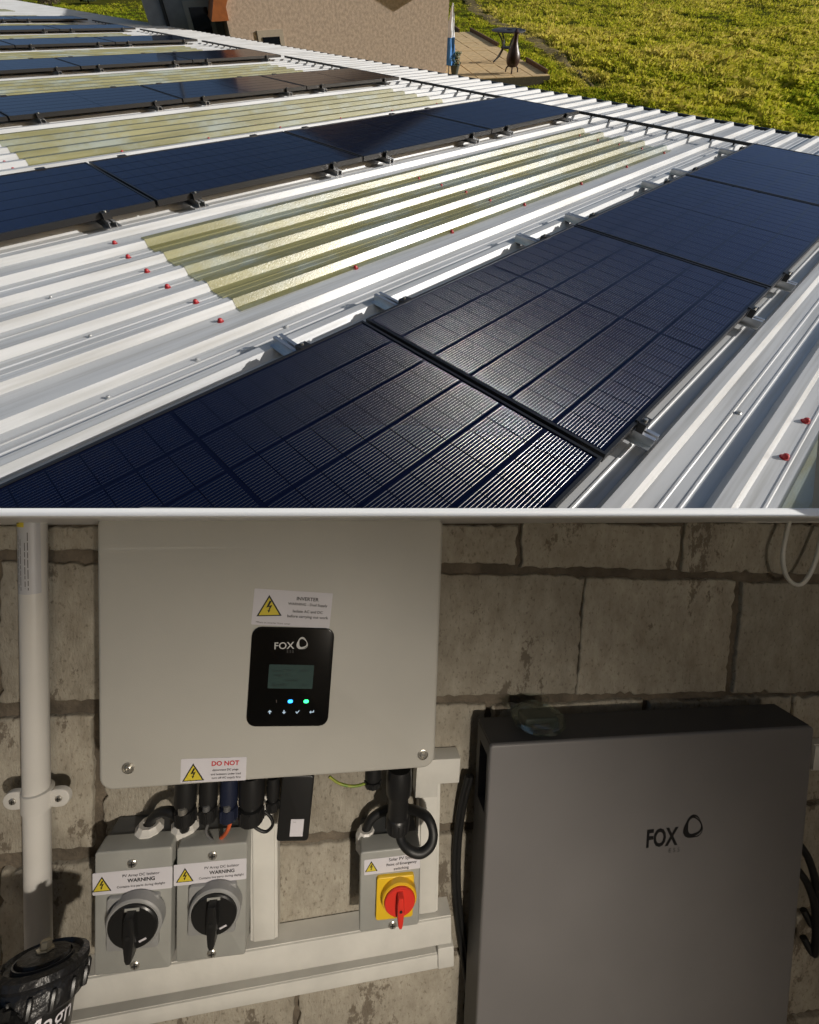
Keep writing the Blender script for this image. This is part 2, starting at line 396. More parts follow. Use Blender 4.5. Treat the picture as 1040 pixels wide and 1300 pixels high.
g = MB().poly(vs, fs).build('lawn', GRASSM, smooth=True, sharp=180); g.matrix_world = LAWN; struct(g)

# grass tufts: one mass of blades over the part of the lawn in view
def grass_mat():
    m = bpy.data.materials.new('grass_blades'); m.use_nodes = True; t = m.node_tree; b = t.nodes['Principled BSDF']
    at = t.nodes.new('ShaderNodeAttribute'); at.attribute_name = 'tint'
    cr = t.nodes.new('ShaderNodeValToRGB'); e = cr.color_ramp.elements
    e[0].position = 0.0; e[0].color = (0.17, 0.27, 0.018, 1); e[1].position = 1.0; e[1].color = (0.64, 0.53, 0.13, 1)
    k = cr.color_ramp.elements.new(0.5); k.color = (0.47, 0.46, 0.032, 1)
    t.links.new(at.outputs['Fac'], cr.inputs[0]); t.links.new(cr.outputs[0], b.inputs['Base Color'])
    b.inputs['Roughness'].default_value = 0.8; b.inputs['Specular IOR Level'].default_value = 0.0
    tr = t.nodes.new('ShaderNodeBsdfTranslucent'); t.links.new(cr.outputs[0], tr.inputs[0])
    mx = t.nodes.new('ShaderNodeMixShader'); mx.inputs[0].default_value = 0.42
    t.links.new(b.outputs[0], mx.inputs[1]); t.links.new(tr.outputs[0], mx.inputs[2]); t.links.new(mx.outputs[0], t.nodes['Material Output'].inputs[0])
    return m
PAT = [lawn_local(u, v) for u, v in ((560, 20), (567, 31), (583, 42), (597, 41), (694, 94), (640, 112), (575, 125), (540, 110))]
def in_poly(x, y, P):
    c = np.zeros(len(x), bool); n = len(P)
    for i in range(n):
        a, b = P[i], P[i - 1]
        k = ((a.y > y) != (b.y > y)) & (x < (b.x - a.x) * (y - a.y) / (b.y - a.y + 1e-12) + a.x)
        c ^= k
    return c
NT = 72000
uu = RNG.uniform(-30, 1080, NT * 2); vv = RNG.uniform(-14, 205, NT * 2)
keep = (vv < 8 + 0.175 * uu) & ((uu > 540) | (vv < 30))
uu, vv = uu[keep][:NT], vv[keep][:NT]
PTS = np.array([tuple(lawn_local(a, b)) for a, b in zip(uu, vv)])
PTS = PTS[~in_poly(PTS[:, 0], PTS[:, 1], PAT)]
# the worn strip of paler, flatter grass running across the lawn
s0, s1 = lawn_local(585, -6), lawn_local(765, 105)
dv = np.array([s1.x - s0.x, s1.y - s0.y]); ln = np.hypot(*dv); dv /= ln
dist = (PTS[:, 0] - s0.x) * -dv[1] + (PTS[:, 1] - s0.y) * dv[0]
along = ((PTS[:, 0] - s0.x) * dv[0] + (PTS[:, 1] - s0.y) * dv[1]) / ln
worn = np.exp(-(dist / 0.45) ** 2) * (along < 1.0)
side = 1 / (1 + np.exp(-dist / 0.25))            # which side of the strip
def vnoise(x, y, cell, seed):
    g_ = np.random.default_rng(seed).uniform(-1, 1, (256, 256)); x = x / cell + 100.3; y = y / cell + 100.7
    xi, yi = np.floor(x).astype(int), np.floor(y).astype(int); fx, fy = x - xi, y - yi; fx = fx * fx * (3 - 2 * fx); fy = fy * fy * (3 - 2 * fy)
    q = lambda i, j: g_[(xi + i) % 256, (yi + j) % 256]
    return (q(0, 0) * (1 - fx) + q(1, 0) * fx) * (1 - fy) + (q(0, 1) * (1 - fx) + q(1, 1) * fx) * fy
clump = vnoise(PTS[:, 0], PTS[:, 1], 2.6, 1) * .7 + vnoise(PTS[:, 0], PTS[:, 1], 1.1, 2) * .6
fine = vnoise(PTS[:, 0], PTS[:, 1], 0.36, 3) * .8 + vnoise(PTS[:, 0], PTS[:, 1], 0.17, 4) * .5
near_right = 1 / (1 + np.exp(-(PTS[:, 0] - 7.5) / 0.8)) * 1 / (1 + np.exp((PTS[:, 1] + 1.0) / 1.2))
_q = lawn_local(950, 60)
if (_q.x - s0.x) * -dv[1] + (_q.y - s0.y) * dv[0] < 0: side = 1 - side
live = (fine + 0.45 * clump > -0.22) | (RNG.uniform(0, 1, len(PTS)) < 0.30) | (side < 0.5)
PTS, worn, side, clump, fine, near_right = [q[live] for q in (PTS, worn, side, clump, fine, near_right)]
keep2 = ~((worn > 0.45) & (RNG.uniform(0, 1, len(PTS)) < 0.55))
PTS, worn, side, clump, fine, near_right = [q[keep2] for q in (PTS, worn, side, clump, fine, near_right)]
pvs = []; NP = 60
for i in range(NP + 1):
    t_ = i / NP; wv = 0.10 * math.sin(t_ * 17) + 0.06 * math.sin(t_ * 41)
    for sg in (-0.45, -0.15, 0.15, 0.45):
        wq = sg * (1 + 0.35 * math.sin(t_ * 23 + sg * 9)) * min(1, 3 * (1.02 - t_)) + wv
        x_, y_ = s0.x + dv[0] * ln * t_ - dv[1] * wq, s0.y + dv[1] * ln * t_ + dv[0] * wq
        pvs.append((x_, y_, float(lumps(x_, y_)) - 0.12 + (0.022 if abs(sg) < .3 else -0.004)))
pth = MB().poly(pvs, [(4 * i + j, 4 * i + j + 1, 4 * i + j + 5, 4 * i + j + 4) for i in range(NP) for j in range(3)]).build('path', mat('trodden_earth', (0.24, 0.19, 0.095), 0.95, noise=.55, nscale=5, bump=.8, bscale=12, spec=0.0), sharp=180)
pth.matrix_world = LAWN; struct(pth)
NB = 5
n = len(PTS); V = np.zeros((n, NB, 4, 3), np.float32); T = np.zeros((n, NB), np.float32)
zb = lumps(PTS[:, 0], PTS[:, 1]) - 0.12
for k in range(NB):
    an = RNG.uniform(0, 2 * np.pi, n); lean = RNG.uniform(0.2, 1.1, n)
    hh = RNG.uniform(0.06, 0.19, n) * (0.50 + 0.75 * side + 0.45 * np.clip(fine, -1, 1)) * (1 - 0.6 * worn) * np.clip(0.75 + 0.5 * clump + 0.55 * fine, 0.12, 1.6); w = RNG.uniform(0.010, 0.026, n)
    ox, oy = RNG.normal(0, 0.05, n), RNG.normal(0, 0.05, n)
    bx, by = PTS[:, 0] + ox, PTS[:, 1] + oy
    dx, dy = np.cos(an), np.sin(an)
    V[:, k, 0] = np.stack([bx - dy * w, by + dx * w, zb - 0.01], 1); V[:, k, 1] = np.stack([bx + dy * w, by - dx * w, zb - 0.01], 1)
    V[:, k, 2] = np.stack([bx + dx * hh * lean * 0.5 + dy * w * .8, by + dy * hh * lean * 0.5 - dx * w * .8, zb + hh * 0.6], 1)
    V[:, k, 3] = np.stack([bx + dx * hh * lean, by + dy * hh * lean, zb + hh * np.maximum(0.35, 1 - 0.45 * lean)], 1)
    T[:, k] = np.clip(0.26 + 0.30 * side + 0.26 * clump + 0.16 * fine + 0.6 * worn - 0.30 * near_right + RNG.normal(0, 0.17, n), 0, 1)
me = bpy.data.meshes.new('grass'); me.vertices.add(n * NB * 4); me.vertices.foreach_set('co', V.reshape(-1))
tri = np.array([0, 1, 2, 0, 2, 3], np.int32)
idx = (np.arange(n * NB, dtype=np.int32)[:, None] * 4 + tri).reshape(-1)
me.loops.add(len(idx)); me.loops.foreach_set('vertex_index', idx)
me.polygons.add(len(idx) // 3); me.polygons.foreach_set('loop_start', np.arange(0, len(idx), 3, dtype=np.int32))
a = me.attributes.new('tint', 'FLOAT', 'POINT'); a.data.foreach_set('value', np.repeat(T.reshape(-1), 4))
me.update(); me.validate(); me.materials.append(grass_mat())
go = bpy.data.objects.new('grass', me); COL.objects.link(go); go.matrix_world = LAWN
tag(go, 'rough yellow-green grass covering the sloping lawn beyond the gutter', 'grass', kind='stuff')

# ------------------------------------------------------------------ patio, edging, table, chimenea, cloth, pot
SLABM = mat('sandstone_slab', (0.60, 0.43, 0.22), 0.9, noise=0.25, nscale=6, bump=0.3, bscale=40)
pat = thing('patio', 'tan square-slab patio beside the house corner with timber edging', 'patio', matrix=LAWN)
p_o = lawn_local(597, 41); p_x = (lawn_local(694, 94) - p_o); p_x.z = 0; plen = p_x.length; p_x.normalize(); p_y = Vector((-p_x.y, p_x.x, 0))
if (lawn_local(566, 60) - p_o).dot(p_y) < 0: p_y = -p_y
base = MB(); pm = Matrix((p_x, p_y, Vector((0, 0, 1)))).transposed().to_4x4()
nxs, nys, sl = int(plen / 0.62) + 1, 8, 0.62
slab_me = MB().slab([(-.3, -.3), (.3, -.3), (.3, .3), (-.3, .3)], 0, 0.05, 0.008, 1).mesh('paving_slab', SLABM, smooth=False)
slab_me.transform(Matrix.Rotation(-math.pi / 2, 4, 'X'))
first = True
cen = Vector((0, 0, 0)); cnt = 0
for i in range(nxs):
    for j in range(nys):
        q = p_o + p_x * (i * sl + sl / 2) + p_y * (j * sl + sl / 2)
        o = inst('paving_slab', slab_me, pat, (q.x, q.y, 0.03 + random.uniform(-.008, .008))); o.rotation_euler = (0, 0, math.atan2(p_x.y, p_x.x) + random.uniform(-.01, .01))
q0 = p_o + p_x * (nxs * sl / 2) + p_y * (nys * sl / 2)
bd = MB().box(-nxs * sl / 2, nxs * sl / 2, -nys * sl / 2, nys * sl / 2, -0.25, 0.005).build('bedding', mat('patio_joint', (0.10, 0.085, 0.05), 0.95, noise=.3), pat, (q0.x, q0.y, 0), rot=(0, 0, math.atan2(p_x.y, p_x.x)))
TIMBER = mat('brown_timber_edge', (0.16, 0.085, 0.035), 0.8, noise=0.4, nscale=12)
for a_, b_ in (((560, 24), (583, 42)), ((597, 40), (632, 60)), ((668, 79), (694, 95))):
    A_, B_ = lawn_local(*a_), lawn_local(*b_); d_ = B_ - A_; L_ = math.hypot(d_.x, d_.y)
    MB().box(0, L_, -0.03, 0.03, -0.2, 0.14).build('edging_board', TIMBER, pat, (A_.x, A_.y, 0), rot=(0, 0, math.atan2(d_.y, d_.x)))

IRON = mat('dark_cast_iron', (0.03, 0.032, 0.04), 0.55, noise=0.3, nscale=40)
tb = lawn_local(641, 80)
tbl = thing('garden_table', 'round dark metal garden table with splayed legs on the patio', 'table', matrix=LAWN @ Matrix.Translation((tb.x, tb.y, 0.06)) @ Matrix.Scale(1.12, 4))
ring = MB()
for r0, r1 in ((0.53, 0.47), (0.45, 0.39), (0.37, 0.31), (0.29, 0.12)):
    ring.lathe([(r1, .70), (r0, .70), (r0, .725), (r1, .725), (r1, .70)], n=36, cap=False)
ring.build('table_top', IRON, tbl)
sp = MB()
for k in range(8):
    a_ = k * math.pi / 4; c_, s_ = math.cos(a_), math.sin(a_)
    sp.tube([(0.10 * c_, 0.10 * s_, .700), (0.52 * c_, .52 * s_, .700)], 0.014, 6, 1)
sp.build('top_spokes', IRON, tbl)
for k in range(4):
    a_ = k * math.pi / 2 + 0.5; c_, s_ = math.cos(a_), math.sin(a_)
    MB().tube([(0.40 * c_, 0.40 * s_, .70), (0.20 * c_, 0.20 * s_, .48), (0.16 * c_, 0.16 * s_, .32), (0.30 * c_, 0.30 * s_, .12), (0.46 * c_, 0.46 * s_, 0.0)], 0.022, 8).build('leg', IRON, tbl)
MB().lathe([(0.17, .30), (0.19, .31), (0.19, .325), (0.17, .335)], n=24).build('brace_ring', IRON, tbl)

RUST = mat('brown_cast_iron', (0.045, 0.018, 0.015), 0.4, noise=0.4, nscale=15)
cb = lawn_local(649, 95)
chm = thing('chimenea', 'brown pot-bellied chimenea with tall neck in front of the round table', 'chimenea', matrix=LAWN @ Matrix.Translation((cb.x, cb.y, 0.06)) @ Matrix.Scale(1.05, 4))
MB().lathe([(0.05, .12), (0.15, .15), (0.20, .24), (0.215, .34), (0.19, .46), (0.13, .58), (0.085, .68), (0.07, .80), (0.068, .90)], n=28).build('belly', RUST, chm)
MB().lathe([(0.068, .90), (0.085, .905), (0.09, .93), (0.06, .95), (0.03, 1.0), (0.015, 1.01)], n=24).build('chimney_cap', RUST, chm)
for k in range(3):
    a_ = k * 2 * math.pi / 3 + 0.4; c_, s_ = math.cos(a_), math.sin(a_)
    MB().tube([(0.10 * c_, 0.10 * s_, .17), (0.20 * c_, 0.20 * s_, .10), (0.22 * c_, .22 * s_, 0.0)], 0.022, 8).build('leg', RUST, chm)

CLOTHW = mat('white_cloth', (0.62, 0.63, 0.66), 0.8, noise=0.15, nscale=8)
CLOTHB = mat('blue_cloth', (0.06, 0.22, 0.55), 0.8, noise=0.3, nscale=8)
ub = lawn_local(569, 97)
para = thing('folded_parasol', 'folded white and blue parasol leaning by the house corner', 'parasol', matrix=LAWN @ Matrix.Translation((ub.x, ub.y, 0.0)))
def folded(z0, z1, r0, r1, n=20):
    m = MB(); vs = []; K = 6
    for k in range(K + 1):
        t_ = k / K; z = z0 + (z1 - z0) * t_; r = r0 + (r1 - r0) * t_
        for i in range(n):
            a_ = 2 * math.pi * i / n; rr = r * (1 + 0.28 * math.cos(5 * a_ + 0.6 * k))
            vs.append((rr * math.cos(a_) + 0.05 * t_, rr * math.sin(a_), z))
    fs = [(k * n + i, k * n + (i + 1) % n, (k + 1) * n + (i + 1) % n, (k + 1) * n + i) for k in range(K) for i in range(n)]
    return m.poly(vs, fs + [tuple(range(n)), tuple(K * n + i for i in range(n))])
folded(0.30, 0.95, 0.17, 0.10).build('lower_canopy', CLOTHB, para)
folded(0.95, 1.65, 0.12, 0.03).build('upper_canopy', CLOTHW, para)
MB().tube([(0, 0, 0), (0.04, 0, 1.7)], 0.02, 8, 1).build('pole', CLOTHW, para)
fb = lawn_local(577, 97)
LEAFM = mat('pot_plant_leaf', (0.05, 0.09, 0.02), 0.6, noise=0.5, nscale=30)
pot = thing('potted_plant', 'small leafy plant in a dark pot beside the folded parasol', 'plant', matrix=LAWN @ Matrix.Translation((fb.x, fb.y, 0.05)))
MB().lathe([(0.10, 0), (0.15, .22), (0.16, .24), (0.14, .24)], n=20).build('pot', mat('dark_pot', (0.06, 0.07, 0.06), .6), pot)
lf = MB()
for k in range(160):
    a_, r_, z_ = random.uniform(0, 6.28), random.uniform(0, .2), random.uniform(.22, .55)
    c_ = Vector((r_ * math.cos(a_), r_ * math.sin(a_), z_)); d1 = Vector((random.gauss(0, 1), random.gauss(0, 1), random.gauss(0, 1))).normalized(); d2 = d1.orthogonal().normalized()
    lf.poly([c_ - d1 * .05, c_ + d2 * .02, c_ + d1 * .05, c_ - d2 * .02], [(0, 1, 2, 3)])
lf.build('leaves', LEAFM, pot, smooth=False)

# ------------------------------------------------------------------ the house
DASH = mat('pebble_dash', (0.55, 0.43, 0.33), 0.95, noise=0.30, nscale=14, bump=1.0, bscale=55, detail=8)
DASH2 = mat('shade_blue_render', (0.30, 0.33, 0.38), 0.9, noise=0.15, nscale=6, bump=0.3, bscale=30)  # blue cast of the wing's shade is put into this base colour
STONE = mat('pale_window_surround', (0.42, 0.36, 0.28), 0.85, noise=0.1)
PANE = mat('dark_window_glass', (0.01, 0.012, 0.015), 0.08)
BARGE = mat('orange_brown_fascia', (0.34, 0.105, 0.025), 0.55, noise=0.2, nscale=10)
SLATE = mat('dark_slate', (0.04, 0.045, 0.055), 0.7, noise=0.3, nscale=10)
hr = lawn_local(566, 100); hl = lawn_local(296, 62)
el_ = LINV @ EYE; vd = Vector((hr.x - el_.x, hr.y - el_.y)).normalized()
ang = math.atan2(vd.y, vd.x) + math.radians(24) - math.pi / 2               # local x runs left -> right along the gable wall
wd_ = Vector((math.cos(ang), math.sin(ang))); r2 = Vector((hl.x - el_.x, hl.y - el_.y))
den = r2.x * -wd_.y + r2.y * wd_.x; e0 = Vector((hr.x - el_.x, hr.y - el_.y))
tt = (e0.x * -wd_.y + e0.y * wd_.x) / den; hl = Vector((el_.x + r2.x * tt, el_.y + r2.y * tt, 0)); hw = (Vector((hr.x, hr.y)) - Vector((hl.x, hl.y))).length
HM = LAWN @ Matrix.Translation((hl.x, hl.y, 0)) @ Matrix.Rotation(ang, 4, 'Z')
house = thing('house', 'pebble-dashed tan house with blue-grey recessed wing and brown fascia', 'house', matrix=HM)
HH = 2.9
HINV = HM.inverted()
def house_px(u, v, y=0.0):
    n_ = (HM.to_3x3() @ Vector((0, 1, 0))); return HINV @ on_plane(u, v, HM @ Vector((0, y, 0)), n_)
MB().box(0, hw, 0, 7.0, -2.5, HH).build('gable_wall', DASH, house, smooth=False)
# little window peeping over the eaves
w0, w1 = house_px(333, 47), house_px(357, 60)
MB().box(w0.x - .12, w1.x + .12, -0.035, -0.002, w1.z - 1.0, w0.z + .14).build('window_surround', STONE, house, smooth=False)
wn = MB().box(w0.x, w1.x, -0.05, -0.036, w1.z - .9, w0.z).build('window_pane', PANE, house, smooth=False)
# recessed wing in the shade of the gable, left of it
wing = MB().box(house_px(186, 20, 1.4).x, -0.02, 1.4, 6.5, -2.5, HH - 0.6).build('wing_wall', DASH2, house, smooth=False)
w0, w1 = house_px(239, 9, 1.4), house_px(270, 40, 1.4)
MB().box(w0.x - .13, w1.x + .13, 1.33, 1.398, w1.z - .5, w0.z + .13).build('window_frame', mat('grey_white_paint', (0.42, 0.44, 0.46), .6), house, smooth=False)
MB().box(w0.x, w1.x, 1.30, 1.328, w1.z - .4, w0.z).build('window_pane', PANE, house, smooth=False)
w0 = house_px(207, 10, 1.3)
MB().tube([(w0.x, 1.32, -2), (w0.x, 1.32, 4)], 0.05, 10, 1).build('downpipe', mat('dark_downpipe', (0.03, 0.035, 0.04), .5), house)
w0 = house_px(280, 14, 0.2)
MB().slab([(-0.40, w0.z - .16), (0.05, w0.z - .16), (0.05, w0.z + .10), (0.40, w0.z + .62), (-0.05, w0.z + .62)], -0.12, 1.2).build('fascia', BARGE, house, smooth=False)
rz_ = HH
rf = MB().poly([(-.5, -.7, rz_ - .3), (hw / 2, -.7, rz_ + 1.5), (hw + .5, -.7, rz_ - .3), (-.5, 7.4, rz_ - .3), (hw / 2, 7.4, rz_ + 1.5), (hw + .5, 7.4, rz_ - .3),
                (-.5, -.7, rz_ - .45), (hw / 2, -.7, rz_ + 1.35), (hw + .5, -.7, rz_ - .45), (-.5, 7.4, rz_ - .45), (hw / 2, 7.4, rz_ + 1.35), (hw + .5, 7.4, rz_ - .45)],
               [(0, 1, 4, 3), (1, 2, 5, 4), (6, 9, 10, 7), (7, 10, 11, 8), (0, 6, 7, 1), (1, 7, 8, 2), (2, 8, 11, 5), (0, 3, 9, 6), (3, 4, 10, 9), (4, 5, 11, 10)])
rf.build('roof', SLATE, house, smooth=False)
MB().poly([(0, 0.001, rz_), (hw, 0.001, rz_), (hw / 2, 0.001, rz_ + 1.4)], [(0, 1, 2)]).build('gable_peak', DASH, house, smooth=False)

# bare shrub and bush far behind the roof, at the lawn's edge
def shrub(u, v, r, label, m):
    q = lawn_local(u, v); t_ = thing('shrub', label, 'shrub', matrix=LAWN @ Matrix.Translation((q.x, q.y, -0.05)))
    tw = MB()
    for k in range(26):
        a_ = random.uniform(0, 6.28); c_, s_ = math.cos(a_), math.sin(a_); h_ = random.uniform(.6, 1.2) * r
        tw.tube([(0, 0, 0), (c_ * r * .3, s_ * r * .3, h_ * .5), (c_ * r * .6 + random.gauss(0, .1), s_ * r * .6, h_)], [0.03, 0.01], 5, 3)
    tw.build('branches', mat('twig_bark', (0.10, 0.07, 0.045), .9), t_)
    lf = MB()
    for k in range(700):
        d = Vector((random.gauss(0, 1), random.gauss(0, 1), random.gauss(0, 1))).normalized() * r * random.uniform(.4, 1) ** .6
        c_ = Vector((d.x, d.y, abs(d.z) * .9 + .1)); d1 = Vector((random.gauss(0, 1), random.gauss(0, 1), random.gauss(0, 1))).normalized(); d2 = d1.orthogonal().normalized()
        lf.poly([c_ - d1 * .07, c_ + d2 * .035, c_ + d1 * .07, c_ - d2 * .035], [(0, 1, 2, 3)])
    lf.build('foliage', m, t_, smooth=False)
shrub(64, 5, 0.7, 'bushy brown shrub on the lawn behind the far end of the roof', mat('shrub_leaf', (0.11, 0.085, 0.045), .8, noise=.5, nscale=10))
shrub(112, 2, 0.5, 'thin dark sapling shrub on the lawn nearer the house wing', mat('dark_leaf', (0.03, 0.05, 0.015), .8, noise=.5, nscale=10))

# ================================================================== THE METAL ROOF
PITCH, ROW, PL, PW = 0.24, 3.12, 1.742, 1.134
PAN, RIDGE = -0.106, -0.072
EAVE = 6.74
BACK_Y = 0.86                                     # the roof ends just behind the block wall
def profile(k0, k1, lift=0.0, end=0.10):
    """(y, n) points across ridges k0..k1 (rising face centred on y = .65 + k * PITCH)"""
    pts = [(0.65 + k0 * PITCH - end, PAN + lift)]
    for k in range(k0, k1 + 1):
        c = 0.65 + k * PITCH
        pts += [(c - 0.012, PAN + lift), (c + 0.009, RIDGE + lift), (c + 0.052, RIDGE + lift), (c + 0.069, PAN + lift)]
        if k < k1:
            for m_ in (0.122, 0.170):
                pts += [(c + m_ - .007, PAN + lift), (c + m_ - .003, PAN + .0035 + lift), (c + m_ + .003, PAN + .0035 + lift), (c + m_ + .007, PAN + lift)]
    pts.append((0.65 + k1 * PITCH + 0.069 + end + 0.002, PAN + lift))
    return pts
def trimmed(me, mw):
    """cut away what would stand inside the block wall"""
    bm = bmesh.new(); bm.from_mesh(me); bm.transform(mw)
    bmesh.ops.bisect_plane(bm, geom=bm.verts[:] + bm.edges[:] + bm.faces[:], plane_co=(0, BACK_Y, 0), plane_no=(0, -1, 0), clear_outer=True)
    bm.transform(mw.inverted()); bm.to_mesh(me); n_ = len(bm.faces); bm.free(); return n_
def sheet(name, pts, a0, a1, m, parent, seg=1, cut=False):
    mb = MB(); K = len(pts); vs = []
    for s_ in range(seg + 1):
        a = a0 + (a1 - a0) * s_ / seg; vs += [(a, y, h) for y, h in pts]
    fs = [(s_ * K + i, s_ * K + i + 1, (s_ + 1) * K + i + 1, (s_ + 1) * K + i) for s_ in range(seg) for i in range(K - 1)]
    me = bpy.data.meshes.new(name); me.from_pydata(vs, [], fs); me.materials.append(m)
    if cut and trimmed(me, ROOF) == 0: return None
    bm = bmesh.new(); bm.from_mesh(me); bmesh.ops.recalc_face_normals(bm, faces=bm.faces)
    if bm.faces and sum((f.normal.z * f.calc_area() for f in bm.faces)) < 0: bmesh.ops.reverse_faces(bm, faces=bm.faces)
    bm.to_mesh(me); bm.free()
    o = bpy.data.objects.new(name, me); COL.objects.link(o); o.parent = parent; return o
roof = thing('metal_roof', 'white trapezoid-ribbed steel roof carrying rows of solar panels', 'roof', matrix=ROOF)
for j in range(-4, 29):
    o = sheet('roof_sheet', profile(5 * j, 5 * j + 4, 0.0012 * (j % 2)), -4.5, EAVE, WHITE_STEEL, roof, seg=1, cut=(j < 3))
for kx in range(-1, 8):
    k0 = kx * 13 - (1 if kx == -1 else 0)
    sheet('skylight_sheet', profile(k0, k0 + 4, 0.005, 0.06), -0.27 if kx >= 0 else -2.5, 4.72, GRP, roof, seg=1, cut=(kx < 1))
for a_ in (0.75, 1.95, 3.2, 4.45):                # purlins carrying the sheets, seen faintly through the translucent ones
    MB().box(a_ - .03, a_ + .03, -1.3, 26.0, PAN - .16, PAN - .012).build('purlin', ALU, roof, smooth=False)
# gutter along the eaves
gm = MB(); Ys = (-4.0, 34.0)
gp = [(EAVE - .01, PAN - .10), (EAVE + .005, PAN - .17), (EAVE + .10, PAN - .17), (EAVE + .125, PAN + .012), (EAVE + .150, PAN + .012), (EAVE + .150, PAN - .01), (EAVE + .115, PAN - .19), (EAVE - .02, PAN - .19)]
gm.poly([(a, y, h) for y in Ys for a, h in gp], [(i, (i + 1) % 8, 8 + (i + 1) % 8, 8 + i) for i in range(8)] + [tuple(range(8)), tuple(range(15, 7, -1))])
gm.build('gutter', GUTTER, roof, smooth=False)
MB().box(EAVE - .06, EAVE - .02, -4, 34, PAN - .35, PAN - .012).build('eaves_board', GUTTER, roof, smooth=False)

cap_me = MB().lathe([(0.0165, -0.004), (0.0165, .0015), (0.0125, .0025), (0.0120, .007), (0.010, .013), (0.006, .0165), (0.001, .017)], n=12).mesh('screw_cap', REDCAP)
capg_me = MB().lathe([(0.011, -0.004), (0.011, .003), (0.007, .006), (0.006, .011), (0.001, .0115)], n=8).mesh('screw_head', GREYCAP)
def pan_y(k): return 0.65 + k * PITCH + 0.182
def screw(a, y, me=cap_me, n_=PAN): 
    w = ROOF @ Vector((a, y, n_))
    if w.y < BACK_Y + 0.02: return
    inst('screw_cap' if me is cap_me else 'screw_head', me, roof, (a, y, n_))
for kx in range(0, 3):
    k0 = kx * 13
    for k in range(k0 - 1, k0 + 5): screw(-0.40 + random.uniform(-.02, .02), pan_y(k) - .015)
    for k in range(k0, k0 + 4):
        screw(1.95 + random.uniform(-.03, .03), pan_y(k) - .01); screw(4.50 + random.uniform(-.03, .03), pan_y(k) - .01)
    for k in range(6):
        screw(0.45 + 0.82 * k, 0.65 + k0 * PITCH - .05); screw(0.15 + 0.86 * k, 0.65 + (k0 + 4) * PITCH + .105)
    for k in range(k0 - 3, k0 + 6):
        if random.random() < .6: screw(-0.95 + random.uniform(-.25, .25), pan_y(k), capg_me)
        screw(5.9, pan_y(k), capg_me)
for a_, y_ in ((0.58, -1.56), (0.86, -1.56), (1.35, -1.57)): screw(a_, y_ + .0, cap_me, PAN + .0)
for a_, y_ in ((0.72, -1.36), (-0.62, 0.36), (-0.2, 0.33)): screw(a_, y_, capg_me)

# ------------------------------------------------------------------ solar panels
GAP = 0.018; LEN = PL - GAP
def panel_meshes():
    fr = MB(); w = 0.011; T = 0.035
    fr.box(0, LEN, 0, w, -T, 0); fr.box(0, LEN, PW - w, PW, -T, 0); fr.box(0, w, w, PW - w, -T, 0); fr.box(LEN - w, LEN, w, PW - w, -T, 0)
    bk = MB().box(w, LEN - w, w, PW - w, -0.012, -0.0035)
    return fr, bk
CA, CB = 0.0893, 0.1730
cell_me = MB().box(-CA / 2, CA / 2, -CB / 2, CB / 2, -0.0010, 0.0).mesh('solar_cell', CELL, smooth=False)
fr, bk = panel_meshes(); frame_me = fr.mesh('frame', FRAME, smooth=False); back_me = bk.mesh('backsheet', BACKSHEET, smooth=False)
ordinal = ['first', 'second', 'third', 'fourth', 'fifth']
rowname = ['in the row meeting the white sill', 'in the second row behind the white sill', 'in the third row behind the white sill', 'in the fourth row behind the white sill',
           'in the fifth row behind the white sill', 'in the sixth row behind the white sill', 'in the farthest row']
def strip_mat():
    m = bpy.data.materials.new('distant_cells'); m.use_nodes = True; b = m.node_tree.nodes['Principled BSDF']
    b.inputs['Base Color'].default_value = (0.010, 0.014, 0.028, 1); b.inputs['Roughness'].default_value = 0.12; b.inputs['Specular IOR Level'].default_value = 0.30
    b.inputs['Specular Tint'].default_value = (0.06, 0.30, 1.0, 1)
    return m
num = ['first', 'second', 'third', 'fourth', 'fifth', 'sixth', 'seventh']
def which(j, k, off): return '%s of the %s panel from the gutter, %s row from the sill' % ('sill-end' if off < 1 else 'gutter-end', ordinal[2 - j], num[k])
def make_bracket(a, y, sgn, group, label, k):
    """mini rail on the rib with an end clamp; sgn +1: sticks out towards +y (far long edge), -1: near long edge"""
    w = ROOF @ Vector((a, y, PAN))
    if w.y < BACK_Y + 0.05: return
    t_ = thing('mounting_bracket', label, 'bracket', matrix=ROOF @ Matrix.Translation((a, y, RIDGE)), group=group)
    def flip(mb):
        if sgn < 0: mb.v = [(x, -y_, z) for x, y_, z in mb.v]
        return mb
    r = MB()                                                     # short aluminium channel lying across the ribs
    for z0, z1, x0, x1 in ((0.0, .004, -.045, .045), (.004, .034, -.022, -.018), (.004, .034, .018, .022), (.031, .035, -.022, -.006), (.031, .035, .006, .022)):
        r.box(x0, x1, -.16, .20 if sgn > 0 else .075, z0, z1)
    flip(r).build('rail', ALU, t_, smooth=False)
    c = MB().box(-.024, .024, .004, .030, .036, .074).box(-.024, .024, -.010, .004, .0735, .077)
    flip(c).build('end_clamp', FRAME, t_, smooth=False)
    b_ = MB().lathe([(.007, .074), (.007, .081), (.002, .082)], (0, .016 * sgn, 0), n=8); b_.build('bolt', SCREW, t_)
def visible(a, y):
    c = ROOF @ Vector((a, y, 0)) - EYE; z = -c.dot(rz)
    if z < 0.2: return False
    u = PX + F * c.dot(rx) / z; v = PY - F * c.dot(ry) / z
    return -30 < u < 1080 and -30 < v < 700
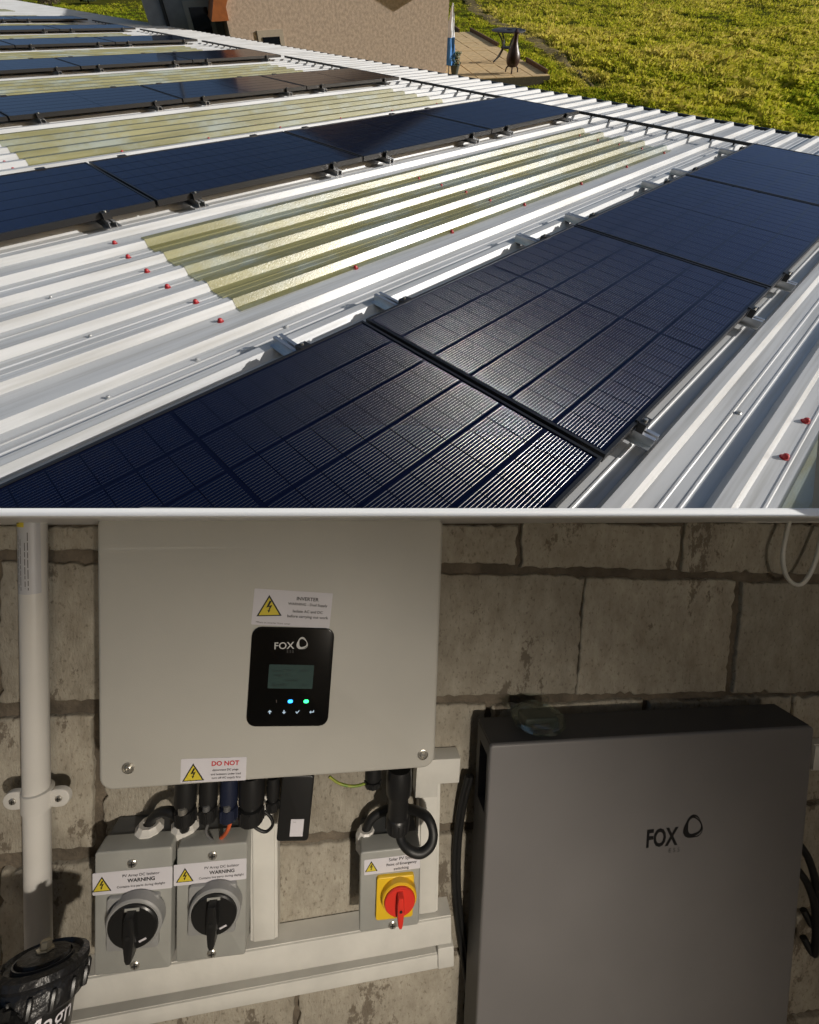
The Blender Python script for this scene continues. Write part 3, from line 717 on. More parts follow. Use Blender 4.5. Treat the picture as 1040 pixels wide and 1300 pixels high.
for k in range(0, 7):
    for j in range(-1, 3):
        a0 = j * PL; y0 = k * ROW
        vis = [visible(a0 + s_ * LEN, y0 - q * PW) for s_ in (0, .25, .5, .75, 1) for q in (0, .5, 1)]
        if not any(vis): continue
        P_ = thing('solar_panel', 'black half-cut solar panel, %s from the gutter %s' % (ordinal[2 - j], rowname[k]), 'solar panel',
                   matrix=ROOF @ Matrix.Translation((a0, y0 - PW, 0)), group='solar panels on the metal roof')
        mw = P_.matrix_world.copy(); mw = ROOF @ Matrix.Translation((a0, y0 - PW, 0))
        if k == 0 and j == -1:
            f_, b_ = panel_meshes(); fm = f_.mesh('frame', FRAME, smooth=False); bm_ = b_.mesh('backsheet', BACKSHEET, smooth=False)
            trimmed(fm, mw); trimmed(bm_, mw)
        else: fm, bm_ = frame_me, back_me
        inst('frame', fm, P_); inst('backsheet', bm_, P_)
        if k <= 1:
            for ia in range(18):
                for ib in range(6):
                    ca = LEN / 2 + (ia - 8.5) * 0.0932 + (0.006 if ia > 8 else -0.006); cb_ = PW / 2 + (ib - 2.5) * 0.1835
                    if (mw @ Vector((ca, cb_, 0))).y < BACK_Y + 0.07: continue
                    inst('solar_cell', cell_me, P_, (ca, cb_, -0.0025 + random.uniform(-.0002, .0002)))
        else:
            st = MB()
            for ia in range(2):
                for ib in range(6):
                    x0 = 0.02 + ia * (LEN / 2); cb_ = PW / 2 + (ib - 2.5) * 0.1835
                    st.box(x0, x0 + LEN / 2 - .03, cb_ - CB / 2, cb_ + CB / 2, -.0034, -.0022)
            if 'dist' not in MATS: MATS['dist'] = strip_mat()
            st.build('cell_strings', MATS['dist'], P_, smooth=False)
        for off in (0.25, 1.42):
            make_bracket(a0 + off, y0, +1, 'panel brackets on the far long edges', 'silver back rail, ' + which(j, k, off), k) if k == 0 else None
            make_bracket(a0 + off, y0 - PW, -1, 'panel brackets on the near long edges', 'front-edge clamp bracket, ' + which(j, k, off), k)
            if k > 0:
                # only the clamp tops show along the back edge of the rows behind
                w_ = thing('clamp_top', 'back-edge black clamp, ' + which(j, k, off), 'clamp', matrix=ROOF @ Matrix.Translation((a0 + off, y0, 0)), group='clamp tops along the far panel rows')
                MB().box(-.03, .03, .002, .03, -.04, .004).box(-.03, .03, -.010, .002, .0005, .004).build('clamp_block', FRAME, w_, smooth=False)

# black cable rails between the row ends
for k in range(0, 6):
    y0, y1 = k * ROW + 0.02, k * ROW + ROW - PW + .1
    t_ = thing('cable_rail', 'black cable conduit on short legs linking %s' % (['the first and second panel rows', 'the second and third panel rows', 'the third and fourth panel rows',
               'the fourth and fifth panel rows', 'the fifth and sixth panel rows', 'the two farthest panel rows'][k]), 'conduit', matrix=ROOF @ Matrix.Translation((5.36, 0, 0)), group='cable conduits between panel rows')
    MB().box(-.014, .014, y0 - .15, y1, -.052, -.026).build('conduit', BLACKP, t_, smooth=False)
    for r in range(k * 13 - 3, k * 13 + 10):
        y = 0.65 + r * PITCH + .04
        if y0 < y < y1: MB().box(-.012, .012, y - .008, y + .008, RIDGE, -.052).build('leg', BLACKP, t_, smooth=False)

# ================================================================== THE PLANT ROOM BELOW
WY = 0.70                                          # front of the block wall
SILL_Y0 = 0.555
# --- the white sill: its upper edge lies level in the picture at row 645, its lower edge at 655
def sill():
    vs = []
    for u in (-260, 1300):
        f_t = on_y(u, 655.0, SILL_Y0); f_b = on_y(u, 656.4, SILL_Y0 + .001); f_m = on_y(u, 645.2, SILL_Y0 + .011)
        b_t = on_y(u, 649.0, BACK_Y - .005); b_b = b_t - Vector((0, 0, 0.03)); f_bb = Vector((f_b.x, SILL_Y0 + .004, f_b.z - .002))
        vs += [f_b, f_t, f_m, b_t, b_b, f_bb]
    fs = [(i, (i + 1) % 6, 6 + (i + 1) % 6, 6 + i) for i in range(6)] + [(0, 5, 4, 3, 2, 1), (6, 7, 8, 9, 10, 11)]
    return MB().poly(vs, fs)
so = sill().build('sill', mat('bright_white_paint', (0.90, 0.90, 0.89), 0.3), smooth=False)
tag(so, 'thin bright white sill capping the block wall below the roof', 'sill')
def sill_z(x, y=0.6): 
    p = on_y(520, 657, SILL_Y0); q = on_y(900, 657, SILL_Y0); return p.z + (q.z - p.z) * (x - p.x) / (q.x - p.x)

# --- block wall: each block its own piece, on a recessed mortar bed
wall = thing('block_wall', 'rough concrete block wall with wide brown mortar joints', 'wall', loc=(0, WY, 0))
XL, XR = -1.35, 0.985
zt = [sill_z(x) - .031 for x in (XL, XR)]
mo = MB().poly([(XL, .009, 0), (XR, .009, 0), (XR, .009, zt[1]), (XL, .009, zt[0]), (XL, .10, 0), (XR, .10, 0), (XR, .10, zt[1]), (XL, .10, zt[0])],
               [(0, 1, 2, 3), (4, 7, 6, 5), (0, 4, 5, 1), (1, 5, 6, 2), (2, 6, 7, 3), (3, 7, 4, 0)])
mo.build('mortar', MORTAR, wall, smooth=False)
def wx(u, v): p = on_y(u, v, WY); return p.x, p.z
zc = wx(800, 883)[1]; CH = 0.2225; TILT = -0.030        # courses run down slightly to the right
BW = 0.300
offs = {0: wx(738, 805)[0], 1: wx(617, 905)[0], -1: wx(868, 680)[0]}
def ragged(x0, x1, z0, z1, amp):
    pts = []
    def edge(ax, az, bx, bz):
        n_ = max(6, int(math.hypot(bx - ax, bz - az) / 0.009)); nxn, nzn = (bz - az), -(bx - ax); l = math.hypot(nxn, nzn); nxn /= l; nzn /= l
        ph = random.uniform(0, 6)
        for i in range(n_):
            t_ = i / n_; d = amp * (0.5 * math.sin(ph + t_ * 9) + random.uniform(-1, .7)); 
            if random.random() < .05: d -= amp * 2.0
            pts.append((ax + (bx - ax) * t_ + nxn * d, az + (bz - az) * t_ + nzn * d))
    edge(x0, z0, x1, z0); edge(x1, z0, x1, z1); edge(x1, z1, x0, z1); edge(x0, z1, x0, z0)
    return pts
for row in range(-3, 7):
    ztop = zc - (row) * CH + CH                         # row 0 lies between px rows 705 and 882
    start = offs.get(row, offs[0] if row % 2 == 0 else offs[1])
    for c in range(-6, 4):
        x0, x1 = start + c * BW + .006, start + (c + 1) * BW - .006
        x0 += random.uniform(-.006, .006); x1 += random.uniform(-.006, .006)
        x0, x1 = max(x0, XL), min(x1, XR)
        if x1 - x0 < .04: continue
        xm = (x0 + x1) / 2; dz = TILT * (xm - 0.3) * (1.0 if row <= 0 else 0.55 / row)
        za, zb = ztop - CH + .008 + dz, ztop - .008 + dz
        lim = min(sill_z(x0), sill_z(x1)) - .032
        if za > lim - .03 or zb < 0.02: continue
        zb = lim if row == -1 else min(zb, lim); za = max(za, 0.0)
        dpth = random.uniform(-.0015, .0015)
        MB().slab(ragged(x0 - xm, x1 - xm, za - (za + zb) / 2, zb - (za + zb) / 2, 0.0022), dpth, 0.012, 0.003, 2).build('block', BLOCK, wall, (xm, 0, (za + zb) / 2), sharp=50, rot=(0, -TILT * .6 if row <= 0 else 0, 0))

# --- the room: floor, side and back walls and the ceiling over the camera (none of it in the frame)
PLASTER = mat('warm_plaster', (0.40, 0.34, 0.26), 0.9, noise=0.15, nscale=4, bump=0.2, bscale=30)
struct(MB().box(-1.6, 1.25, -2.6, WY + .12, -0.12, -0.002).build('floor', mat('concrete_floor', (0.22, 0.20, 0.17), .9, noise=.25, nscale=6, bump=.2), smooth=False))
struct(MB().box(-1.6, 1.25, -2.6, 0.02, 2.40, 2.52).build('ceiling', PLASTER, smooth=False))
struct(MB().box(-1.6, 1.25, -2.75, -2.6, -0.1, 2.4).build('wall_back', PLASTER, smooth=False))
struct(MB().box(-1.6, -1.36, -2.6, WY + .1, -0.002, 1.42).build('wall_left', PLASTER, smooth=False))
sy, sz = SUN.y / SUN.x, SUN.z / SUN.x                   # unseen right wall, top shaped to keep sun off the blocks but not the sill
slope = SUN.z / -SUN.y if SUN.y < 0 else 1.2
def z_at(y):                                            # height at which the sun just grazes the sill's front edge
    x_ = 0.99 + (SILL_Y0 - y) * SUN.x / SUN.y
    return sill_z(x_) + .0022 + slope * (SILL_Y0 - y)
k_r = (z_at(0.0) - z_at(0.5)) / 0.5
yk = -(2.40 - z_at(0.0)) / k_r
zq = z_at(.43) + .0030
pr = [(WY + .12, 0), (WY + .12, zq + .07), (.44, zq + .07), (.43, zq), (yk + .004, 2.40), (-2.6, 2.40), (-2.6, 0)]
struct(MB().poly([(0.99, y, z) for y, z in pr] + [(1.2, y, z) for y, z in pr],
        [tuple(range(7)), tuple(range(13, 6, -1))] + [(i, 7 + i, 7 + (i + 1) % 7, (i + 1) % 7) for i in range(7)]).build('wall_right', PLASTER, smooth=False))

# --- assumed lamp, unseen: hooded, hung from the ceiling behind the camera, lighting the wall
LP = EYE + Vector((0.26, -0.36, -0.30)); LT = EYE + Vector((-0.30, 0.66, -1.30))
lamp = thing('assumed_work_lamp', 'assumed hooded metal work lamp hanging unseen from the plant room ceiling', 'lamp', loc=LP)
dirn = (LT - LP).normalized(); lq = (-dirn).to_track_quat('Z', 'Y')
lamp.rotation_mode = 'QUATERNION'; lamp.rotation_quaternion = lq
MB().lathe([(0.075, -.045), (0.078, -.045), (0.055, .05), (0.025, .085), (0.022, .085), (0.05, .048), (0.075, -.045)], n=28, cap=False).build('hood', mat('green_enamel', (.03, .08, .05), .4), lamp)
MB().lathe([(0.012, .08), (0.02, .03), (0.026, .005), (0.018, -.018), (0.004, -.024)], n=16).build('bulb', mat('added_lamp_bulb', (.9, .85, .7), .3, emit=(1, .8, .55), estr=6), lamp)
inv = lq.to_matrix().to_4x4().inverted(); topw = inv @ Vector((0, 0, 2.40 - LP.z))
MB().tube([(0, 0, .08), tuple(Vector((0, 0, .12)).lerp(topw, .3)), tuple(topw)], 0.004, 6).build('flex', BLACKR, lamp)
ld = bpy.data.lights.new('assumed_lamp_light', 'SPOT'); ld.energy = 39; ld.color = (1.0, 0.91, 0.79); ld.spot_size = math.radians(118); ld.spot_blend = 1.0; ld.shadow_soft_size = 0.018  # assumed lamp's spot, aimed low so the wall brightens downward
lo = bpy.data.objects.new('assumed_lamp_light', ld); COL.objects.link(lo); lo.parent = lamp; lo.location = (0, 0, -0.03)

cbp = EYE + Vector((0.72, -2.60, -0.06))  # unseen lamp added behind the camera as soft fill for the block wall
cl = thing('fill_lamp', 'round white fill lamp added unseen on the back wall of the plant room', 'lamp', loc=cbp)
MB().lathe([(0.13, .0), (0.13, .03), (0.12, .04)], axis='y', n=36).build('base', WHITEP, cl)
MB().lathe([(0.115, .041), (0.11, .06), (0.085, .085), (0.04, .098), (0.002, .10)], axis='y', n=36).build('diffuser', MATS['added_lamp_bulb'], cl)
l2 = bpy.data.lights.new('fill_light', 'POINT'); l2.energy = 27; l2.color = (1.0, 0.91, 0.79); l2.shadow_soft_size = 0.11
lo2 = bpy.data.objects.new('fill_light', l2); COL.objects.link(lo2); lo2.parent = cl; lo2.location = (0, 0.24, 0)

# --- placing a flat-fronted thing from its four picture corners on the plane y = Y
class Front:
    def __init__(s, TL, TR, BR, BL, Y):
        s.Y = Y; tl, tr, br, bl = [on_y(*p, Y) for p in (TL, TR, BR, BL)]
        s.c = (tl + tr + br + bl) / 4; dx = ((tr - tl) + (br - bl)) / 2
        s.w = math.hypot(dx.x, dx.z); ang = math.atan2(dx.z, dx.x); s.ang = ang
        up = ((tl - bl) + (tr - br)) / 2; s.h = abs(-up.x * math.sin(ang) + up.z * math.cos(ang))
    def rot(s): return (0, -s.ang, 0)
    def loc(s, u, v, dy=0.0):
        """picture point -> local x,z on the plane dy behind the front"""
        p = on_y(u, v, s.Y + dy) - s.c; return (p.x * math.cos(s.ang) + p.z * math.sin(s.ang), -p.x * math.sin(s.ang) + p.z * math.cos(s.ang))
    def rel(s, TL, TR, BR, BL, dy=0.0):
        q = [s.loc(*p, dy) for p in (TL, TR, BR, BL)]
        cx = sum(a for a, _ in q) / 4; cz = sum(b for _, b in q) / 4
        w = ((q[1][0] - q[0][0]) + (q[2][0] - q[3][0])) / 2; h = ((q[0][1] - q[3][1]) + (q[1][1] - q[2][1])) / 2
        ang = math.atan2((q[1][1] - q[0][1]) + (q[2][1] - q[3][1]), (q[1][0] - q[0][0]) + (q[2][0] - q[3][0]))
        return cx, cz, w, h, ang
def spin(pts, ang, cx, cz):
    c, s = math.cos(ang), math.sin(ang); return [(cx + x * c - z * s, cz + x * s + z * c) for x, z in pts]
def plate(front, quad, r, m, parent, name, y0, y1, bev=0.0, dy=0.0):
    cx, cz, w, h, a = front.rel(*quad, dy); 
    o = MB().slab(spin(rrect(w, h, r, 4), a, cx, cz), y0, y1, bev).build(name, m, parent); return o, (cx, cz, w, h, a)
def cross_screw(parent, x, z, r, y=0.0, name='screw'):
    o = MB().lathe([(r, 0), (r, .0012), (r * .8, .0022), (r * .1, .0024)], (x, y, z), 'y', 18).build(name, SCREW, parent)
    MB().box(x - r * .6, x + r * .6, y - .0027, y - .0020, z - r * .12, z + r * .12).box(x - r * .12, x + r * .12, y - .0028, y - .0020, z - r * .6, z + r * .6).build('slot', INK, o, smooth=False)
    return o
def ring_logo(parent, cx, cz, r, m, y, tw=0.2):
    """twisted three-sided loop emblem"""
    mb = MB()
    for k, (w, ph, e) in enumerate(((0.40, 0.4, 1.0), (0.22, 1.5, 1.10))):
        n = 48; vs = []
        for i in range(n):
            a = 2 * math.pi * i / n; rr = r * e * (1 + 0.10 * math.cos(3 * a + ph)); wi = w * (0.65 + 0.35 * math.cos(a + 2.4 + k))
            for q in (1.0, 1 - wi): vs.append((cx + rr * q * math.cos(a) * .92, y - .0001 * k, cz + rr * q * math.sin(a) * 1.06))
        mb.poly(vs, [(2 * i, 2 * i + 1, 2 * ((i + 1) % n) + 1, 2 * ((i + 1) % n)) for i in range(n)])
    return mb.build('logo_ring', m, parent, smooth=False)

# ---------------- inverter
INV_Y = 0.612
inv_top = 652
fi = Front((117, inv_top), (560, inv_top), (555.5, 977), (130, 1003), INV_Y)
iv = thing('inverter', 'large warm white inverter with black display hung under the sill', 'inverter', loc=fi.c, rot=fi.rot())
MB().slab(rrect(fi.w, fi.h, .018, 6), 0, .012, .005, 4).build('front_cover', INVW, iv)
MB().slab(rrect(fi.w - .012, fi.h - .010, .016, 6), .0125, WY - INV_Y - .006, 0).build('casing', INVS, iv)
MB().box(-fi.w * .35, fi.w * .35, WY - INV_Y - .0055, WY - INV_Y - .0005, -fi.h * .3, fi.h * .3).build('wall_bracket', ALU, iv, smooth=False)
for u, v in ((163, 975), (537, 958)):
    x, z = fi.loc(u, v)
    b_ = MB().lathe([(.0078, -.0005), (.0078, .0010), (.0066, .0014), (.0060, .0002), (.0010, .0001)], (x, 0, z), 'y', 22).build('bolt', SCREW, iv)
    MB().lathe([(.0042, 0), (.0042, .0028), (.0034, .0034), (.0022, .0034), (.0020, .0018), (.0005, .0018)], (x, 0, z), 'y', 18).build('socket_head', SCREW, b_)
dsp, (dx_, dz_, dw, dh, da) = plate(fi, ((316, 794.5), (421, 798), (420.5, 920), (317, 922)), .0125, DISPLAY, iv, 'display', -.0025, 0.001, .0012)
plate(fi, ((341, 842), (398, 843.5), (398, 873), (341.5, 872.5)), .001, LCD, dsp, 'screen', -.0030, -.0024)
for s_, u, v, w_ in (('Power: 712W', 359, 850, .026), ('Today  3.1', 357, 856, .020), ('kWh', 386, 850, .010), ('Normal', 371, 862, .016), ('Bat 64%', 355, 868, .018), ('On', 386, 868, .005)):
    x, z = fi.loc(u, v); text_part(s_, w_, LCDINK, dsp, x, z, -.0032, name='screen_text')
x, z = fi.loc(361.5, 818.5); text_part('FOX', fi.loc(374, 820)[0] - fi.loc(349, 820)[0], SILVERINK, dsp, x, z, -.0028, bold=.012, name='logo_lettering')
x, z = fi.loc(384, 816); ring_logo(dsp, x, z, .0072, SILVERINK, -.0028)
x, z = fi.loc(369, 826); text_part('E S S', .009, GREYINK, dsp, x, z, -.0028, name='logo_subtext')
for u, v, m_, nm in ((369, 889, LEDB, 'blue_light'), (389, 889, LEDG, 'green_light')):
    x, z = fi.loc(u, v); MB().slab(rrect(.0066, .0046, .0021, 4, x, z), -.0031, -.0022).build(nm, m_, dsp)
x, z = fi.loc(351.5, 889); MB().box(x - .0004, x + .0004, -.0028, -.0024, z - .002, z + .002).build('unlit_light', mat('unlit_led', (.10, .08, .07), .4), dsp, smooth=False)
def icon(kind, u, v):
    x, z = fi.loc(u, v); s_ = .0026; mb = MB(); 
    def P(pts): mb.slab([(x + a * s_, z + b * s_) for a, b in pts], -.0030, -.0024)
    if kind == 'up': P([(-.25, -1), (.25, -1), (.25, 0), (-.25, 0)]); P([(-1, 0), (1, 0), (0, 1)])
    if kind == 'down': P([(-.25, 0), (.25, 0), (.25, 1), (-.25, 1)]); P([(-1, 0), (0, -1), (1, 0)])
    if kind == 'tick': P([(-1, .1), (-.3, -.9), (-.25, -.2), (-.7, .4)]); P([(-.3, -.9), (1.1, .7), (.8, .9), (-.25, -.2)])
    if kind == 'back': P([(-.5, -.25), (1.2, -.25), (1.2, .2), (-.5, .2)]); P([(-1.2, 0), (-.4, -.8), (-.4, .8)]); P([(.8, .2), (1.2, .2), (1.2, .9), (.8, .9)])
    mb.build('button_icon', ICON, dsp, smooth=False)
for kd, u in (('up', 343), ('down', 361), ('tick', 378), ('back', 396)): icon(kd, u, 902.5)
def sticker(front, parent, quad, tri, lines, y=-.0004, name='warning_sticker'):
    cx, cz, w, h, a = front.rel(*quad)
    st = MB().slab(spin(rrect(w, h, .0012, 2), a, cx, cz), y, y + .0003).build(name, STICKER, parent, smooth=False)
    x, z = front.loc(tri[0], tri[1]); warning_triangle(st, x, z, tri[2], y - .0003)
    for s_, u, v, u0, u1, m_, bd in lines:
        x, z = front.loc((u0 + u1) / 2, v); wd_ = front.loc(u1, v)[0] - front.loc(u0, v)[0]
        text_part(s_, wd_, m_, st, x, z, y - .0003, roll=a, bold=bd)
    return st
sticker(fi, iv, ((320.5, 746), (421, 754), (420.5, 797), (321.5, 793.5)), (342, 768.5, .033),
        [('INVERTER', 0, 760.5, 377, 405, INK, .02), ('WARNING - Dual Supply', 0, 768, 366, 416, INK, .012), ('Isolate AC and DC', 0, 776.5, 372, 410, INK, .014), ('before carrying out work', 0, 783.5, 365, 417, INK, .012),
         ('*Place on inverter front cover', 0, 790.5, 325, 369, GREYINK, 0)])
sticker(fi, iv, ((229, 963.5), (312.5, 961), (313, 990), (230, 994)), (245.5, 980, .028),
        [('DO NOT', 0, 968.5, 269, 304, REDINK, .03), ('disconnect DC plugs', 0, 977, 270, 303, INK, .012), ('and isolators under load', 0, 982, 268, 306, INK, .012), ('turn off AC supply first', 0, 987, 269, 306, INK, .012)])

# ---------------- things under the inverter
def cyl_down(name, u, v0, v1, wpx, Y, prof, m, parent, n=20):
    """a connector hanging from v0 to v1 (picture rows), width in pixels, at depth Y: parts as fractions of the length"""
    p0, p1 = on_y(u, v0, Y), on_y(u, v1, Y); r = wpx / 2 * Y / F
    L_ = p0.z - p1.z
    return MB().lathe([(r * a, p1.z - p0.z + L_ * b) for a, b in prof], n=n).build(name, m, parent, p0 if parent is None else None)
def connector(label, u, v0, v1, w, Y, tip=None, cat='connector', name='cable_connector', coll=BLACKP):
    p0 = on_y(u, v0, Y); p1 = on_y(u, v1, Y); L_ = p0.z - p1.z; r = w / 2 * Y / F
    t_ = thing(name, label, cat, loc=p0)
    MB().lathe([(r * .8, -L_), (r * .95, -L_ * .97), (r * .95, -L_ * .62), (r * .72, -L_ * .60), (r * .72, -L_ * .5), (r, -L_ * .48), (r, -L_ * .1), (r * .9, .012)], n=20).build('body', coll, t_)
    if tip:
        MB().lathe([(r * .42, -L_ * .58), (r * .42, -L_ * .44), (r * .2, -L_ * .42)], (0, -r * .75, 0), n=12).build('tip', tip, t_)
    for k in range(8):
        a = k * math.pi / 4; MB().box(-.0012, .0012, -.0012, .0012, -L_ * .95, -L_ * .64).build('grip_rib', coll, t_, (r * .95 * math.cos(a), r * .95 * math.sin(a), 0), smooth=False)
    return t_
YC = 0.632
connector('black plug connector with silver collar, leftmost under the inverter', 236, 996, 1044, 26, YC, SCREW)
connector('black plug connector between silver-collared plug and blue-tinted plug', 265, 996, 1040, 22, YC, mat('dull_steel', (.2, .2, .2), .4, metal=.6))
connector('blue-black plug connector with orange wire under the inverter', 291, 996, 1040, 22, YC, mat('dull_steel', (.2, .2, .2), .4, metal=.6), coll=mat('blue_black_plastic', (.012, .016, .035), .4))
connector('fat black cable gland under the inverter beside the dongle', 320, 992, 1042, 32, YC)
connector('small black gland beside the dongle', 347, 996, 1028, 16, YC)
def cable(name, label, pts, rpx, m, cat='cable', group=None):
    P = [on_y(u, v, Y) for u, v, Y in pts]; o = P[0]; r = rpx * pts[0][2] / F
    ob = MB().tube([p - o for p in P], r, 12, 8).build(name, m, None, o); return tag(ob, label, cat, group)
cable('wire', 'thin orange wire end below the blue-black plug', [(293, 1042, YC), (290, 1052, YC), (285, 1060, YC + .01), (278, 1066, YC + .02)], 2.6, mat('orange_wire', (.55, .10, .03), .45))
cable('wire', 'thin grey wire curling below the middle plug', [(264, 1046, YC), (262, 1058, YC + .005), (272, 1068, YC + .015), (286, 1066, YC + .02)], 1.8, mat('grey_wire', (.12, .12, .12), .45))
cable('wire', 'thin black wire loop hanging under the fat gland', [(336, 1030, YC), (344, 1038, YC), (346, 1048, YC), (337, 1056, YC), (325, 1051, YC), (322, 1044, YC)], 2.0, BLACKR)
cable('wire', 'green and yellow earth wire sagging under the inverter', [(418, 986, YC), (432, 995, YC), (450, 998, YC), (470, 993, YC)], 1.8, mat('earth_wire', (.10, .22, .03), .45, noise=.1, nscale=60, col2=(.35, .33, .03)))
connector('short black gland at the end of the earth wire', 474, 978, 997, 22, YC)
fd = Front((354, 985), (395, 985), (395.5, 1068), (355, 1069), 0.628)
dg = thing('dongle', 'slim black communication dongle with white label plugged under inverter', 'dongle', loc=fd.c, rot=fd.rot())
MB().slab(rrect(fd.w, fd.h, .005, 4), 0, .022, .002).build('body', BLACKP, dg)
o, q = plate(fd, ((368.5, 1040), (385, 1040), (385.5, 1061.5), (369, 1062)), .0005, STICKER, dg, 'label', -.0004, .0002)
x, z = fd.loc(374, 1043.5); text_part('WiFi', .004, GREYINK, o, x, z, -.0006)

# ---------------- isolator switches
def isolator(label, front, plate_q, pc, pr_, stick, tri, lines, screws, colours, depth, base_m=GREYDARK):
    pm_, rm, km = colours
    t_ = thing('isolator_switch', label, 'isolator', loc=front.c, rot=front.rot(), group=None)
    MB().slab(rrect(front.w, front.h, .004, 4), 0, depth * .45, .0022).build('cover', GREYBOX, t_)
    MB().slab(rrect(front.w - .003, front.h - .003, .004, 4), depth * .45 + .0006, depth, 0).build('base_box', base_m, t_)
    sticker(front, t_, stick, tri, lines)
    cx, cz, w, h, a = front.rel(*plate_q)
    MB().slab(spin(rrect(w, h, .004, 4), a, cx, cz), -.006, .0005, .0015).build('switch_plate', pm_, t_)
    x, z = front.loc(*pc, -.012); r = pr_ * front.Y / F
    rg = MB().lathe([(r * 1.06, -.002), (r * 1.06, .011), (r, .013), (r * .94, .013), (r * .92, .009), (r * .1, .009)], (x, -.004, z), 'y', 44).build('dial_ring', rm, t_)
    kn = MB().lathe([(r * .93, .004), (r * .93, .0155), (r * .88, .017), (r * .05, .0172)], (x, -.004, z), 'y', 44).build('dial', km, t_)
    hw_, hb = r * .17, r * 1.16
    H = [(-hw_ * .9, r * .78), (-hw_ * 1.15, r * .55), (-hw_ * 1.3, -r * .2), (-hw_ * .9, -hb * .85), (-hw_ * .5, -hb), (hw_ * .5, -hb), (hw_ * .9, -hb * .85), (hw_ * 1.3, -r * .2), (hw_ * 1.15, r * .55), (hw_ * .9, r * .78)]
    hd_ = MB().slab([(x + p, z + q) for p, q in H], -.0335, -.019, .003, 2).build('handle', km, t_)
    MB().lathe([(r * .09, .0296), (r * .09, .0301), (r * .01, .0302)], (x, -.004, z), 'y', 12).build('handle_hole', INK, hd_)
    MB().box(x - hw_ * 1.6, x + hw_ * 1.6, -.0216, -.0210, z + r * .72, z + r * .86).build('off_mark', GREYBOX if km is KNOB else REDP, kn, smooth=False)
    if km is KNOB:
        MB().slab(spin([(-.005, -.0013), (.005, -.0013), (.005, .0013), (-.005, .0013)], .45, x + r * .40, z - r * .52), -.0216, -.0210).build('on_mark', STICKER, kn, smooth=False)
    for u, v in screws:
        sx_, sz_ = front.loc(u, v); cross_screw(t_, sx_, sz_, .0062)
    return t_
GREYRING = mat('grey_ring', (.27, .27, .265), .4)
ID = 0.050; IY = WY - ID - .002
f1 = Front((117.5, 1083), (217, 1076), (218, 1228), (122, 1240), IY - .012)
f2 = Front((222.5, 1077), (312.5, 1070), (313, 1212), (225, 1223), IY - .012)
f3 = Front((453, 1083), (533.5, 1075), (532.5, 1174), (461, 1184), IY - .014)
isolator('grey DC isolator with black dial, further from the dongle', f1, ((137, 1137), (203, 1131), (204, 1197), (138, 1203)), (171.5, 1170), 30.5,
         ((117.5, 1109), (219, 1099.5), (219, 1127), (118, 1137)), (129.5, 1122, .0245), [('PV Array DC Isolator', 0, 1110, 156, 203, INK, .01), ('WARNING', 0, 1116, 162, 197, INK, .03), ('Contains live parts during daylight', 0, 1123.5, 149, 210, INK, .01)],
         ((168, 1096), (171.5, 1225)), (GREYRING, GREYRING, KNOB), ID + .012)
isolator('grey DC isolator with black dial, against the upright trunking', f2, ((240, 1122), (300, 1117), (301, 1178), (241, 1184)), (273.5, 1155), 29,
         ((220.5, 1098), (313, 1089.5), (313, 1115.5), (221, 1125)), (235, 1110.5, .0235), [('PV Array DC Isolator', 0, 1100, 260, 304, INK, .01), ('WARNING', 0, 1106, 266, 298, INK, .03), ('Contains live parts during daylight', 0, 1112.5, 253, 310, INK, .01)],
         ((270, 1086), (269, 1210)), (GREYRING, GREYRING, KNOB), ID + .012)
isolator('grey AC isolator with red dial on a yellow plate', f3, ((477, 1111), (524, 1106), (525, 1159), (478, 1164)), (507, 1139), 22,
         ((462, 1092), (534, 1083), (533, 1102), (463, 1111)), (471.5, 1099.5, .0185), [('Solar PV System', 0, 1089.5, 494, 530, INK, .012), ('Point of Emergency', 0, 1096, 491, 529, INK, .012), ('switching', 0, 1102, 500, 519, INK, .012)],
         ((498.5, 1174),), (YELP, mat('yellow_ring', (.72, .42, .02), .4), REDP), ID + .014)

# white compression glands standing on the isolators
def gland(label, u, v0, v1, w, Y):
    p1 = on_y(u, v1, Y); p0 = on_y(u, v0, Y); h = p0.z - p1.z; r = w / 2 * Y / F
    t_ = thing('cable_gland', label, 'gland', loc=p1)
    MB().lathe([(r * .95, 0), (r * .95, h * .30), (r, h * .32), (r, h * .42)], n=6).build('lock_nut', PIPEW, t_, sharp=20)
    MB().lathe([(r * .92, h * .42), (r, h * .5), (r, h * .78), (r * .85, h * .86), (r * .72, h), (r * .45, h), (r * .42, h * .7)], n=10).build('dome_nut', PIPEW, t_, sharp=20)
    return t_
GY = 0.672
gland('white plastic gland on top of the isolator further from the dongle', 190, 1044, 1070, 33, GY)
gland('white plastic gland on top of the isolator against the upright trunking', 235, 1040, 1066, 33, GY)
gland('white plastic gland on top of the red-dial isolator', 464, 1052, 1078, 27, GY)
cable('cable', 'short black cable arching from a white gland to the plugs', [(190, 1054, GY), (193, 1040, GY - .004), (205, 1031, GY - .012), (220, 1032, GY - .02), (231, 1042, GY - .02), (236, 1056, GY - .008)], 6.0, BLACKR)

